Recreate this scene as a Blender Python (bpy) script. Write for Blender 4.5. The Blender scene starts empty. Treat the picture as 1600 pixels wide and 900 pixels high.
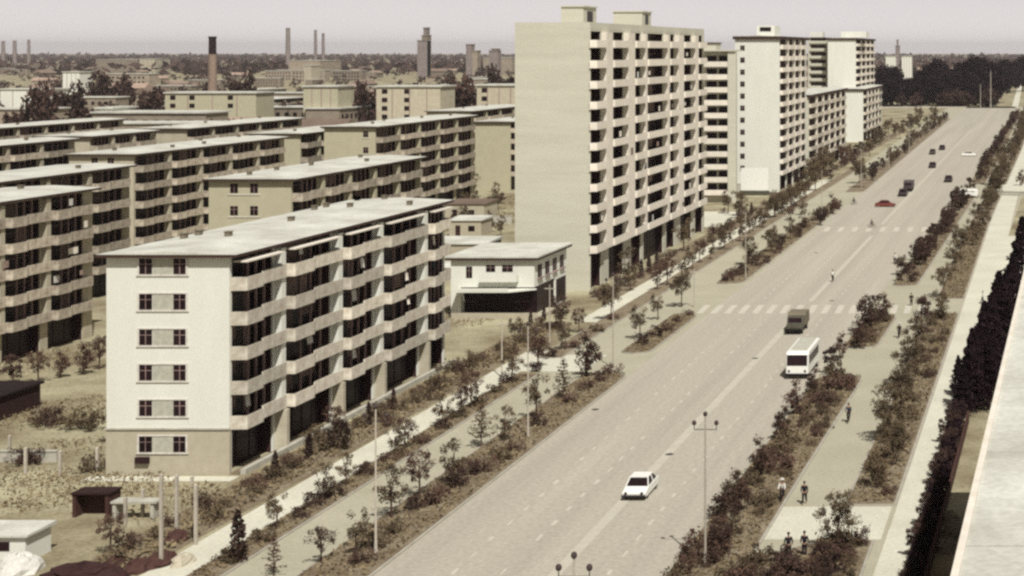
import bpy, math, random
from mathutils import Vector, Matrix
random.seed(7)
R = math.radians
sc = bpy.context.scene
COL = sc.collection

# ------------------------------------------------------------------ camera, sky, sun, exposure
CAMH, F, VX, VY = 34.9, 2500.0, 1635.0, 78.0      # eye height (m), focal length and vanishing point in pixels of a 1600 px wide frame
cd = bpy.data.cameras.new('camera'); cam = bpy.data.objects.new('camera', cd); COL.objects.link(cam)
cam.location = (0, 0, CAMH); cam.rotation_euler = (R(90), 0, 0)
cd.sensor_width = 36; cd.lens = F / 1600 * 36
cd.shift_x = -(VX - 800) / 1600; cd.shift_y = -(450 - VY) / 1600
cd.clip_start = 1; cd.clip_end = 60000
sc.camera = cam
SUN = Vector((0.30, -0.52, 0.80)).normalized()      # towards the sun
w = bpy.data.worlds.new('World'); sc.world = w; w.use_nodes = True
nt = w.node_tree; bg = nt.nodes['Background']
sky = nt.nodes.new('ShaderNodeTexSky'); sky.sky_type = 'NISHITA'; sky.sun_disc = False
sky.sun_elevation = math.asin(SUN.z); sky.sun_rotation = math.atan2(SUN.x, SUN.y)
sky.dust_density = 3.0; sky.air_density = 1.0; sky.ozone_density = 1.0
hs = nt.nodes.new('ShaderNodeHueSaturation'); hs.inputs['Saturation'].default_value = 0.10
tint = nt.nodes.new('ShaderNodeMix'); tint.data_type = 'RGBA'; tint.blend_type = 'MULTIPLY'; tint.inputs['Factor'].default_value = 1
tint.inputs[7].default_value = (0.60, 0.56, 0.56, 1)
nt.links.new(sky.outputs[0], hs.inputs['Color']); nt.links.new(hs.outputs[0], tint.inputs[6])
tcw = nt.nodes.new('ShaderNodeTexCoord'); sep = nt.nodes.new('ShaderNodeSeparateXYZ'); nt.links.new(tcw.outputs['Generated'], sep.inputs[0])
lay = nt.nodes.new('ShaderNodeMapRange'); lay.interpolation_type = 'SMOOTHSTEP'     # the bright dusty layer low over the horizon
lay.inputs[1].default_value = 0.0; lay.inputs[2].default_value = 0.16; lay.inputs[3].default_value = 1.0; lay.inputs[4].default_value = 0.0
nt.links.new(sep.outputs['Z'], lay.inputs[0])
dust = nt.nodes.new('ShaderNodeMix'); dust.data_type = 'RGBA'; dust.inputs[7].default_value = (10.6, 10.0, 9.95, 1)
nt.links.new(lay.outputs[0], dust.inputs['Factor']); nt.links.new(tint.outputs[2], dust.inputs[6])
nt.links.new(dust.outputs[2], bg.inputs['Color']); bg.inputs['Strength'].default_value = 0.075
sd = bpy.data.lights.new('sun', 'SUN'); so = bpy.data.objects.new('sun', sd); COL.objects.link(so)
sd.energy = 5.0; sd.angle = R(0.5); sd.color = (1.0, 0.972, 0.92)
so.rotation_euler = SUN.to_track_quat('Z', 'Y').to_euler(); so.location = (0, 0, 300)
sc.view_settings.view_transform = 'Standard'; sc.view_settings.look = 'None'
sc.view_settings.exposure = 0.05; sc.view_settings.gamma = 1.0; sc.view_settings.use_curve_mapping = False
sc.render.engine = 'CYCLES'
sc.cycles.pixel_filter_type = 'BLACKMAN_HARRIS'; sc.cycles.filter_width = 2.6   # the soft lens of an old print
sc.cycles.max_bounces = 5; sc.cycles.diffuse_bounces = 2; sc.cycles.glossy_bounces = 2
sc.cycles.volume_bounces = 0; sc.cycles.transparent_max_bounces = 8
sc.cycles.use_denoising = False          # the print is grainy
HAZE = 0.00006

# ------------------------------------------------------------------ helpers
def lin(c): return tuple(((v / 255) / 12.92 if v / 255 <= 0.04045 else ((v / 255 + 0.055) / 1.055) ** 2.4) for v in c)
def gp(px, py, h=0.0):                                # a point of the photograph, at height h, as a place on the ground plan
    s = (py - VY) / (CAMH - h); return ((px - VX) / s, F / s)
def gx(px, y): return (px - VX) * y / F               # plan x of picture column px at depth y

def material(name, col, rough=0.9, scale=1.0, amount=0.25, col2=None, bump=0.0, fine=0.0, vary=0.0, spec=0.2, world=False, metallic=0.0, streak=None):
    m = bpy.data.materials.new(name); m.use_nodes = True; n = m.node_tree; b = n.nodes['Principled BSDF']
    b.inputs['Roughness'].default_value = rough; b.inputs['Specular IOR Level'].default_value = spec; b.inputs['Metallic'].default_value = metallic
    if col2 is None: col2 = tuple(v * 0.6 for v in col)
    if world: co = n.nodes.new('ShaderNodeNewGeometry').outputs['Position']
    else: co = n.nodes.new('ShaderNodeTexCoord').outputs['Object']
    if streak:
        mp = n.nodes.new('ShaderNodeMapping'); mp.inputs['Scale'].default_value = streak; n.links.new(co, mp.inputs[0]); co = mp.outputs[0]
    no = n.nodes.new('ShaderNodeTexNoise'); no.inputs['Scale'].default_value = scale; no.inputs['Detail'].default_value = 8; no.inputs['Roughness'].default_value = 0.65
    n.links.new(co, no.inputs['Vector'])
    ra = n.nodes.new('ShaderNodeValToRGB'); ra.color_ramp.elements[0].position = 0.5 - amount; ra.color_ramp.elements[1].position = 0.5 + amount
    ra.color_ramp.elements[0].color = (*col2, 1); ra.color_ramp.elements[1].color = (*col, 1)
    n.links.new(no.outputs[0], ra.inputs[0]); out = ra.outputs[0]
    if fine:
        n2 = n.nodes.new('ShaderNodeTexNoise'); n2.inputs['Scale'].default_value = scale * 22 if not world else 3.2; n2.inputs['Detail'].default_value = 6
        n.links.new(co, n2.inputs['Vector'])
        r2 = n.nodes.new('ShaderNodeMapRange'); r2.inputs[1].default_value = 0.3; r2.inputs[2].default_value = 0.7; r2.inputs[3].default_value = 1 - fine; r2.inputs[4].default_value = 1 + fine * 0.6
        n.links.new(n2.outputs[0], r2.inputs[0])
        mx = n.nodes.new('ShaderNodeVectorMath'); mx.operation = 'SCALE'; n.links.new(out, mx.inputs[0]); n.links.new(r2.outputs[0], mx.inputs['Scale']); out = mx.outputs[0]
    if vary:
        oi = n.nodes.new('ShaderNodeObjectInfo'); r3 = n.nodes.new('ShaderNodeMapRange'); r3.inputs[3].default_value = 1 - vary; r3.inputs[4].default_value = 1 + vary
        n.links.new(oi.outputs['Random'], r3.inputs[0])
        mx = n.nodes.new('ShaderNodeVectorMath'); mx.operation = 'SCALE'; n.links.new(out, mx.inputs[0]); n.links.new(r3.outputs[0], mx.inputs['Scale']); out = mx.outputs[0]
    n.links.new(out, b.inputs['Base Color'])
    if bump:
        bu = n.nodes.new('ShaderNodeBump'); bu.inputs['Strength'].default_value = bump; bu.inputs['Distance'].default_value = 0.1
        n.links.new(no.outputs[0], bu.inputs['Height']); n.links.new(bu.outputs[0], b.inputs['Normal'])
    return m

M = {}
def dm(k, *a, **kw): M[k] = material(k, *a, **kw)
dm('white_paint', (0.69, 0.70, 0.62), scale=0.6, amount=0.25, col2=(0.625, 0.62, 0.54), fine=0.06, streak=(.8, .8, 0.2))
dm('tower_paint', (0.56, 0.545, 0.445), scale=0.5, amount=0.22, col2=(0.46, 0.44, 0.35), fine=0.06, streak=(0.12, 0.12, 1.1))
dm('cream_paint', (0.52, 0.48, 0.37), scale=0.6, amount=0.3, col2=(0.34, 0.30, 0.215), fine=0.12, vary=0.10)
dm('olive_paint', (0.47, 0.44, 0.315), scale=0.6, amount=0.35, col2=(0.37, 0.34, 0.235), fine=0.08)
dm('parapet', (0.72, 0.68, 0.57), scale=1.3, amount=0.2, col2=(0.40, 0.34, 0.26), fine=0.25, vary=0.22)
dm('parapet_light', (0.80, 0.76, 0.66), scale=0.9, amount=0.3, col2=(0.62, 0.55, 0.45), fine=0.12, vary=0.08)
dm('base_brick', (0.46, 0.42, 0.32), scale=1.4, amount=0.3, col2=(0.36, 0.32, 0.235), fine=0.15)
dm('roof_felt', (0.62, 0.62, 0.55), scale=0.22, amount=0.2, col2=(0.38, 0.37, 0.315), fine=0.14)
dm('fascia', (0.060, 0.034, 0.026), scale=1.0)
dm('recess', (0.050, 0.022, 0.020), scale=1.2, amount=0.3, col2=(0.02, 0.009, 0.009), vary=0.3)  # near-black maroon; on loggia interiors the shade is put into this colour
dm('curtain', (0.30, 0.22, 0.18), scale=2, vary=0.5)
dm('glass', (0.010, 0.007, 0.009), rough=0.35, spec=0.12, scale=1.5, col2=(0.02, 0.008, 0.009), vary=0.4)
dm('post', (0.34, 0.24, 0.22), scale=2, vary=0.2)
dm('frame', (0.72, 0.68, 0.60), scale=3)
dm('grey_panel', (0.50, 0.49, 0.40), scale=2)
dm('concrete', (0.50, 0.48, 0.40), scale=0.8, fine=0.1)
dm('sidewalk', (0.60, 0.585, 0.475), scale=0.12, amount=0.25, col2=(0.47, 0.45, 0.36), fine=0.13, world=True)
dm('lane', (0.40, 0.375, 0.285), scale=0.12, amount=0.25, col2=(0.32, 0.30, 0.215), fine=0.12, world=True)
dm('kerb', (0.42, 0.39, 0.32), scale=0.5)
dm('parapet_dull', (0.60, 0.54, 0.43), scale=1.3, amount=0.2, col2=(0.24, 0.19, 0.14), fine=0.28, vary=0.25)
dm('marking', (0.56, 0.53, 0.45), scale=1.5, amount=0.3, col2=(0.38, 0.35, 0.28))
dm('faded_marking', (0.50, 0.47, 0.385), scale=0.7, amount=0.25, col2=(0.40, 0.37, 0.30), fine=.15)
dm('soil', (0.26, 0.22, 0.15), scale=0.35, amount=0.2, col2=(0.13, 0.092, 0.058), fine=0.35, bump=0.4, world=True)
dm('trunk', (0.10, 0.06, 0.045), scale=4)
dm('leaf_olive', (0.155, 0.118, 0.066), scale=0.6, amount=0.2, col2=(0.068, 0.045, 0.030), vary=0.3)
dm('leaf_brown', (0.125, 0.075, 0.052), scale=0.6, amount=0.2, col2=(0.05, 0.027, 0.021), vary=0.3)
dm('leaf_dark', (0.082, 0.048, 0.036), scale=0.6, amount=0.2, col2=(0.026, 0.014, 0.012), vary=0.3)
dm('leaf_black', (0.017, 0.006, 0.009), scale=0.6, amount=0.2, col2=(0.008, 0.003, 0.005), vary=0.2)
dm('scrub', (0.25, 0.20, 0.115), scale=0.4, amount=0.2, col2=(0.12, 0.085, 0.05), world=True)
dm('pole', (0.50, 0.45, 0.37), rough=0.6, scale=2, vary=0.15)
dm('dark_metal', (0.035, 0.028, 0.030), rough=0.5, scale=3)
dm('lamp_glass', (0.07, 0.05, 0.05), rough=0.3, scale=3)
dm('car_white', (0.80, 0.80, 0.74), rough=0.35, spec=0.5, scale=2, col2=(0.72, 0.71, 0.65))
dm('car_dark', (0.055, 0.040, 0.040), rough=0.4, spec=0.5, scale=2)
dm('car_green', (0.085, 0.080, 0.055), rough=0.5, spec=0.4, scale=2)
dm('car_red', (0.20, 0.04, 0.03), rough=0.4, spec=0.5, scale=2)
dm('canvas', (0.20, 0.17, 0.12), scale=2)
dm('rubber', (0.012, 0.010, 0.010), scale=3)
dm('skin', (0.34, 0.20, 0.13), rough=0.6, scale=3)
dm('hair', (0.012, 0.008, 0.008), scale=8)
dm('cloth_dark', (0.018, 0.014, 0.020), scale=5, vary=0.3)
dm('cloth_blue', (0.045, 0.050, 0.070), scale=5, vary=0.3)
dm('cloth_white', (0.68, 0.66, 0.60), scale=5, vary=0.1)
dm('red_brick', (0.075, 0.038, 0.030), scale=1.5, col2=(0.05, 0.022, 0.018), fine=0.2)
dm('far_wall', (0.31, 0.26, 0.20), scale=0.2, vary=0.35)
dm('far_roof', (0.30, 0.22, 0.17), scale=0.2, vary=0.5)
dm('stack_brick', (0.30, 0.22, 0.17), scale=0.6, fine=0.15)
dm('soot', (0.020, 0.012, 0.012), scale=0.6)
dm('pale_stack', (0.26, 0.22, 0.205), scale=0.2)

# the road: worn pale concrete with wheel tracks and long streaks
def road_mat():
    m = material('road_concrete', (0.42, 0.388, 0.315), scale=0.5, amount=0.28, col2=(0.315, 0.285, 0.232), fine=0.0, world=True, streak=(0.55,0.012,1))
    n = m.node_tree; b = n.nodes['Principled BSDF']; src = b.inputs['Base Color'].links[0].from_socket
    ge = n.nodes.new('ShaderNodeNewGeometry'); n2 = n.nodes.new('ShaderNodeTexNoise'); n2.inputs['Scale'].default_value = 2.6; n2.inputs['Detail'].default_value = 7; n.links.new(ge.outputs['Position'], n2.inputs['Vector'])
    r2 = n.nodes.new('ShaderNodeMapRange'); r2.inputs[1].default_value = .3; r2.inputs[2].default_value = .7; r2.inputs[3].default_value = .86; r2.inputs[4].default_value = 1.12; n.links.new(n2.outputs[0], r2.inputs[0])
    mx = n.nodes.new('ShaderNodeVectorMath'); mx.operation = 'SCALE'; n.links.new(src, mx.inputs[0]); n.links.new(r2.outputs[0], mx.inputs['Scale']); n.links.new(mx.outputs[0], b.inputs['Base Color'])
    return m
M['road'] = road_mat()
def ground_mat():
    m = material('ground', (0.39, 0.36, 0.235), scale=0.075, amount=0.13, col2=(0.17, 0.135, 0.08), fine=0.30, bump=0.3, world=True)
    return m
M['ground'] = ground_mat()

class MB:
    def __init__(s): s.v = []; s.f = []; s.m = []
    def add(s, vs, fs, m=0):
        o = len(s.v); s.v += [tuple(v) for v in vs]; s.f += [tuple(i + o for i in f) for f in fs]; s.m += [m] * len(fs)
    def box(s, x0, x1, y0, y1, z0, z1, m=0):
        s.add([(x0,y0,z0),(x1,y0,z0),(x1,y1,z0),(x0,y1,z0),(x0,y0,z1),(x1,y0,z1),(x1,y1,z1),(x0,y1,z1)],
              [(0,3,2,1),(4,5,6,7),(0,1,5,4),(1,2,6,5),(2,3,7,6),(3,0,4,7)], m)
    def prism(s, poly, z0, z1, m=0):                    # poly counter-clockwise from above
        n = len(poly)
        s.add([(x,y,z0) for x,y in poly] + [(x,y,z1) for x,y in poly],
              [tuple(range(n-1,-1,-1)), tuple(range(n,2*n))] + [(i,(i+1)%n,n+(i+1)%n,n+i) for i in range(n)], m)
    def profile(s, prof, x0, x1, m=0):                  # prof in (y, z), extruded along x
        n = len(prof)
        s.add([(x0,y,z) for y,z in prof] + [(x1,y,z) for y,z in prof],
              [tuple(range(n)), tuple(range(2*n-1,n-1,-1))] + [(i,n+i,n+(i+1)%n,(i+1)%n) for i in range(n)], m)
    def tube(s, a, b, ra, rb, n=8, m=0, cap=True):
        a = Vector(a); b = Vector(b); d = (b - a).normalized()
        u = d.orthogonal().normalized(); v = d.cross(u)
        vs = [a + (u*math.cos(2*math.pi*i/n) + v*math.sin(2*math.pi*i/n))*ra for i in range(n)] + [b + (u*math.cos(2*math.pi*i/n) + v*math.sin(2*math.pi*i/n))*rb for i in range(n)]
        fs = [(i,(i+1)%n,n+(i+1)%n,n+i) for i in range(n)]
        if cap: fs += [tuple(range(n-1,-1,-1)), tuple(range(n,2*n))]
        s.add(vs, fs, m)
    def ball(s, c, r, sz=1.0, m=0, n=8):
        vs = [(c[0],c[1],c[2]-r*sz)]; k = n//2
        for j in range(1,k):
            t = math.pi*j/k
            vs += [(c[0]+r*math.sin(t)*math.cos(2*math.pi*i/n), c[1]+r*math.sin(t)*math.sin(2*math.pi*i/n), c[2]-r*sz*math.cos(t)) for i in range(n)]
        vs.append((c[0],c[1],c[2]+r*sz)); L = len(vs)-1
        fs = [(0,1+(i+1)%n,1+i) for i in range(n)]
        for j in range(k-2):
            fs += [(1+j*n+i,1+j*n+(i+1)%n,1+(j+1)*n+(i+1)%n,1+(j+1)*n+i) for i in range(n)]
        fs += [(L,1+(k-2)*n+i,1+(k-2)*n+(i+1)%n) for i in range(n)]
        s.add(vs, fs, m)
    def mesh(s, name, mats):
        me = bpy.data.meshes.new(name); me.from_pydata(s.v, [], s.f)
        for k in (mats if isinstance(mats, (list, tuple)) else [mats]): me.materials.append(M[k])
        if any(s.m): me.polygons.foreach_set('material_index', s.m)
        me.update(); return me
    def build(s, name, mats, parent=None, loc=(0,0,0)): return put(name, s.mesh(name, mats), parent, loc)

def put(name, me, parent=None, loc=(0,0,0), rz=0, scale=None):
    o = bpy.data.objects.new(name, me); COL.objects.link(o); o.location = loc; o.rotation_euler = (0,0,rz)
    if scale: o.scale = scale
    if parent: o.parent = parent
    return o
def tag(o, label=None, cat=None, group=None, kind=None):
    if label: o['label'] = label
    if cat: o['category'] = cat
    if group: o['group'] = group
    if kind: o['kind'] = kind
    return o
def thing(name, label, cat, loc=(0,0,0), rz=0, group=None):
    o = bpy.data.objects.new(name, None); COL.objects.link(o); o.location = loc; o.rotation_euler = (0,0,rz); o.empty_display_size = 0.3
    return tag(o, label, cat, group)
def dup(root, loc, rz=0, label=None, scale=None, group=None):
    r = root.copy(); COL.objects.link(r); r.location = loc; r.rotation_euler = (0,0,rz)
    if scale is not None: r.scale = scale if isinstance(scale, tuple) else (scale,)*3
    if label: r['label'] = label
    if group: r['group'] = group
    for ch in KIDS.get(root.name, root.children):
        c = ch.copy(); COL.objects.link(c); c.parent = r
        for g in ch.children:
            d = g.copy(); COL.objects.link(d); d.parent = c
    return r
KIDS = {}
def interp(pts, y):
    if y <= pts[0][0]: return pts[0][1]
    for (a, b), (c, d) in zip(pts, pts[1:]):
        if y <= c: return b + (d-b)*(y-a)/(c-a)
    return pts[-1][1]

# ------------------------------------------------------------------ the setting: ground, road, lanes, verges
XL = [(60,-44.6),(400,-44.8),(815,-48.5),(980,-48.8)]                    # kerb lines of the avenue as (depth, x)
XR = [(60,-25.9),(130,-25.3),(250,-23.4),(420,-20.7),(855,-18.9),(980,-18.9)]
def fl(pts, off=0.0): return lambda y: interp(pts, y) + off
def strip(mb, fa, fb, y0, y1, z, step=12.0, thick=None, m=0, round_ends=0.0):
    n = max(2, int((y1-y0)/step)); L = []; Rr = []
    ys = [y0 + (y1-y0)*i/n for i in range(n+1)]
    if round_ends: ys = sorted(set(ys + [y0+round_ends*k for k in (.1,.3,.6,1)] + [y1-round_ends*k for k in (.1,.3,.6,1)]))
    for y in ys:
        a, b = fa(y), fb(y); t = 0
        if round_ends:
            e = min(y-y0, y1-y)/round_ends; t = (1-math.sqrt(max(0,1-(1-min(e,1))**2)))*(b-a)*0.48
        L.append((a+t, y)); Rr.append((b-t, y))
    if thick is None:
        vs = [(x,y,z) for x,y in L] + [(x,y,z) for x,y in Rr]; k = len(L)
        mb.add(vs, [(i,k+i,k+i+1,i+1) for i in range(k-1)], m)
    else:
        mb.prism(Rr + L[::-1], z, z+thick, m)
g = MB(); g.box(-16000, 16000, -2000, 14000, -0.5, 0.0); tag(g.build('ground', 'ground'), kind='structure')
r = MB(); strip(r, fl(XL, -10.2), fl(XR, 15.5), 60, 985, 0.004); tag(r.build('bike_lane', 'lane'), kind='structure')
r = MB(); strip(r, fl(XL), fl(XR), 60, 985, 0.008); r.box(-300, 200, 962, 985, -0.3, 0.008)
tag(r.build('road', 'road'), kind='structure')
far = MB(); strip(far, lambda y: -21-(y-960)*0.011, lambda y: -17-(y-960)*0.011, 985.5, 3200, 0.02, 200); tag(far.build('country_road', 'sidewalk'), kind='structure')

mk = MB()
cl_ = MB(); strip(cl_, lambda y: -33.1, lambda y: -32.3, 60, 206, 0.0115); strip(cl_, lambda y: -33.1, lambda y: -32.4, 222, 300, 0.0115); strip(cl_, lambda y: -33.2, lambda y: -32.6, 320, 700, 0.0115)
tag(cl_.build('centre_line', 'faded_marking'), kind='structure')
for lx in (-39.6, -36.3, -29.2):
    y = 62.0
    while y < 560:
        if not (207 < y < 222 or 303 < y < 318):
            if random.random() < 0.92: mk.box(lx-0.10+random.uniform(-.05,.05), lx+0.10+random.uniform(-.05,.05), y, y+random.uniform(.9,1.4), 0.009, 0.0125)
        y += 3.7
tag(mk.build('lane_markings', 'marking'), kind='structure')
cw = MB(); x = -46.4
while x < -16.5:
    if not (interp(XR,215)+.2 < x < interp(XR,215)+0.9): cw.prism([(x,211.9),(x+.85,211.9),(x+.55,218.8),(x-.3,218.8)], 0.0085, 0.0135)
    x += 1.83
x = -43
while x < -23:
    cw.prism([(x,307.5),(x+1.0,307.5),(x+.7,315),(x-.3,315)], 0.0085, 0.0135); x += 2.7
tag(cw.build('crosswalk_markings', 'marking'), kind='structure')

# verges: raised kerbed beds
VERGES = [  # name, left fn, right fn, y0, y1
    (fl(XL,-5.1), fl(XL,-0.05), 60, 172.5), (fl(XL,-4.6), fl(XL,-0.9), 183.5, 211), (fl(XL,-4.8), fl(XL,-0.6), 238, 361), (fl(XL,-4.8), fl(XL,-0.05), 392, 815),
    (fl(XR,0.2), fl(XR,5.3), 60, 171.5), (fl(XR,0.4), fl(XR,4.6), 187, 210.5), (fl(XR,0.6), fl(XR,4.6), 236, 388), (fl(XR,0.6), fl(XR,5.0), 415, 870)]
kb = MB(); sl = MB()
for fa, fb, a, b in VERGES:
    strip(kb, fa, fb, a, b, -0.1, thick=0.20, round_ends=2.5); strip(sl, lambda y: fa(y)+.22, lambda y: fb(y)-.22, a+.25, b-.25, -0.05, thick=0.20, round_ends=2.4)
SX = [(60,-15.9),(122,-15.5),(330,-15.4),(574,-12.5),(870,-11)]          # tree strip beyond the eastern cycle lane
S2 = [(SX, 0.0, 4.0, 122.5, 211.5), (SX, 0.0, 4.0, 224, 395), (SX, 0, 4.0, 415, 860)]
for P, o1, o2, a, b in S2:
    strip(kb, fl(P,o1), fl(P,o2), a, b, -0.1, thick=0.19); strip(sl, fl(P,o1+.2), fl(P,o2-.2), a+.2, b-.2, -0.05, thick=0.18)
kb.prism([(-20.9,60),(-12.2,60),(-12.2,113.6),(-15.8,113.6),(-20.9,109.5)], -0.1, 0.09); sl.prism([(-20.7,60),(-12.4,60),(-12.4,113.4),(-15.7,113.4),(-20.7,109.3)], -0.05, 0.12)
strip(kb, lambda y: -57.0, lambda y: -54.5, 60, 172, -0.1, thick=0.2); strip(sl, lambda y: -56.8, lambda y: -54.7, 60, 171.8, -0.05, thick=0.19)
strip(kb, lambda y: -57.6, lambda y: -54.8, 181, 480, -0.1, thick=0.2); strip(sl, lambda y: -57.4, lambda y: -55.0, 181.2, 479.8, -0.05, thick=0.19)
tag(kb.build('kerb', 'kerb'), kind='structure'); tag(sl.build('verge_soil', 'soil'), kind='structure')
gb = MB(); gb.box(-65.3, -60.6, 60, 205, -0.05, 0.03); gb.box(-64.4, -60.4, 225, 420, -0.05, 0.03); gb.box(-64.4,-60.4,430,700,-0.05,0.03)
tag(gb.build('planted_ground', 'soil'), kind='structure')
sw = MB()
strip(sw, lambda y: -60.1, lambda y: -57.05, 60, 186, 0.024); strip(sw, lambda y: -60.2, lambda y: -57.65, 205, 430, 0.024)
sw.box(-59.5, -50.2, 173.6, 183.0, 0.012, 0.018)
strip(sw, fl(SX, 4.1), lambda y: interp([(60,-9.4),(161,-8.8),(235,-7.4),(600,-6),(900,-5)], y), 60, 700, 0.024)
sw.box(-20.4, -11.8, 114.0, 122.2, 0.012, 0.020); sw.box(-11.3, 40, 225, 300, 0.010, 0.016); sw.box(-11.3, 60, 395, 415, 0.010, 0.016)
sw.box(-76, -58.2, 315, 345, 0.02, 0.028);  sw.box(-78.2,-66.0, 129.4, 130.9, 0.010, 0.03); pass
tag(sw.build('footpath', 'sidewalk'), kind='structure')

# ------------------------------------------------------------------ apartment slabs
def balcony_mesh(L, d=1.3, kinds=('parapet',), style='step', ph=0.95, sl_t=0.16):
    b = MB()
    if style == 'step': poly = [(0,0),(d,0.12),(d,L*0.34),(d*0.58,L*0.46),(d*0.58,L*0.97),(0,L)]
    elif style == 'scallop': poly = [(0,0),(d,0.5),(d,L-0.5),(0,L)]
    else: poly = [(0,0),(d,0),(d,L),(0,L)]
    b.prism([(x-0.05 if x==0 else x, y) for x,y in poly][:], 0-sl_t, 0)
    t = 0.09
    for (x0,y0),(x1,y1) in zip(poly, poly[1:]):
        dx, dy = x1-x0, y1-y0; l = math.hypot(dx,dy); nx, ny = -dy/l*t, dx/l*t
        b.prism([(x0,y0),(x1,y1),(x1+nx,y1+ny),(x0+nx,y0+ny)], 0.001, ph)
    return b.mesh('balcony', list(kinds))

rnd_w = random.Random(55)
def window_mesh(L, hgt, n, framed=True, curt=0.0):          # glazed wall of a loggia, n panes; x=0 is its face
    b = MB(); b.box(-0.08, 0, 0, L, 0, hgt, 0)
    if framed:
        for i in range(n+1):
            y = L*i/n; b.box(-0.06, 0.05, max(0,y-0.06), min(L,y+0.06), 0.003, hgt-0.003, 1)
        b.box(-0.06, 0.04, 0.003, L-0.003, hgt*0.68, hgt*0.68+0.07, 1)
    for i in range(n):
        if rnd_w.random() < curt:
            y0_ = L*i/n+.07; b.box(0.001, 0.012, y0_, y0_+(L/n-.14)*rnd_w.uniform(.4,1), hgt*rnd_w.choice((.05,.35)), hgt-.01, 2)
    return b.mesh('window', ['glass','post','curtain'])

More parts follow.
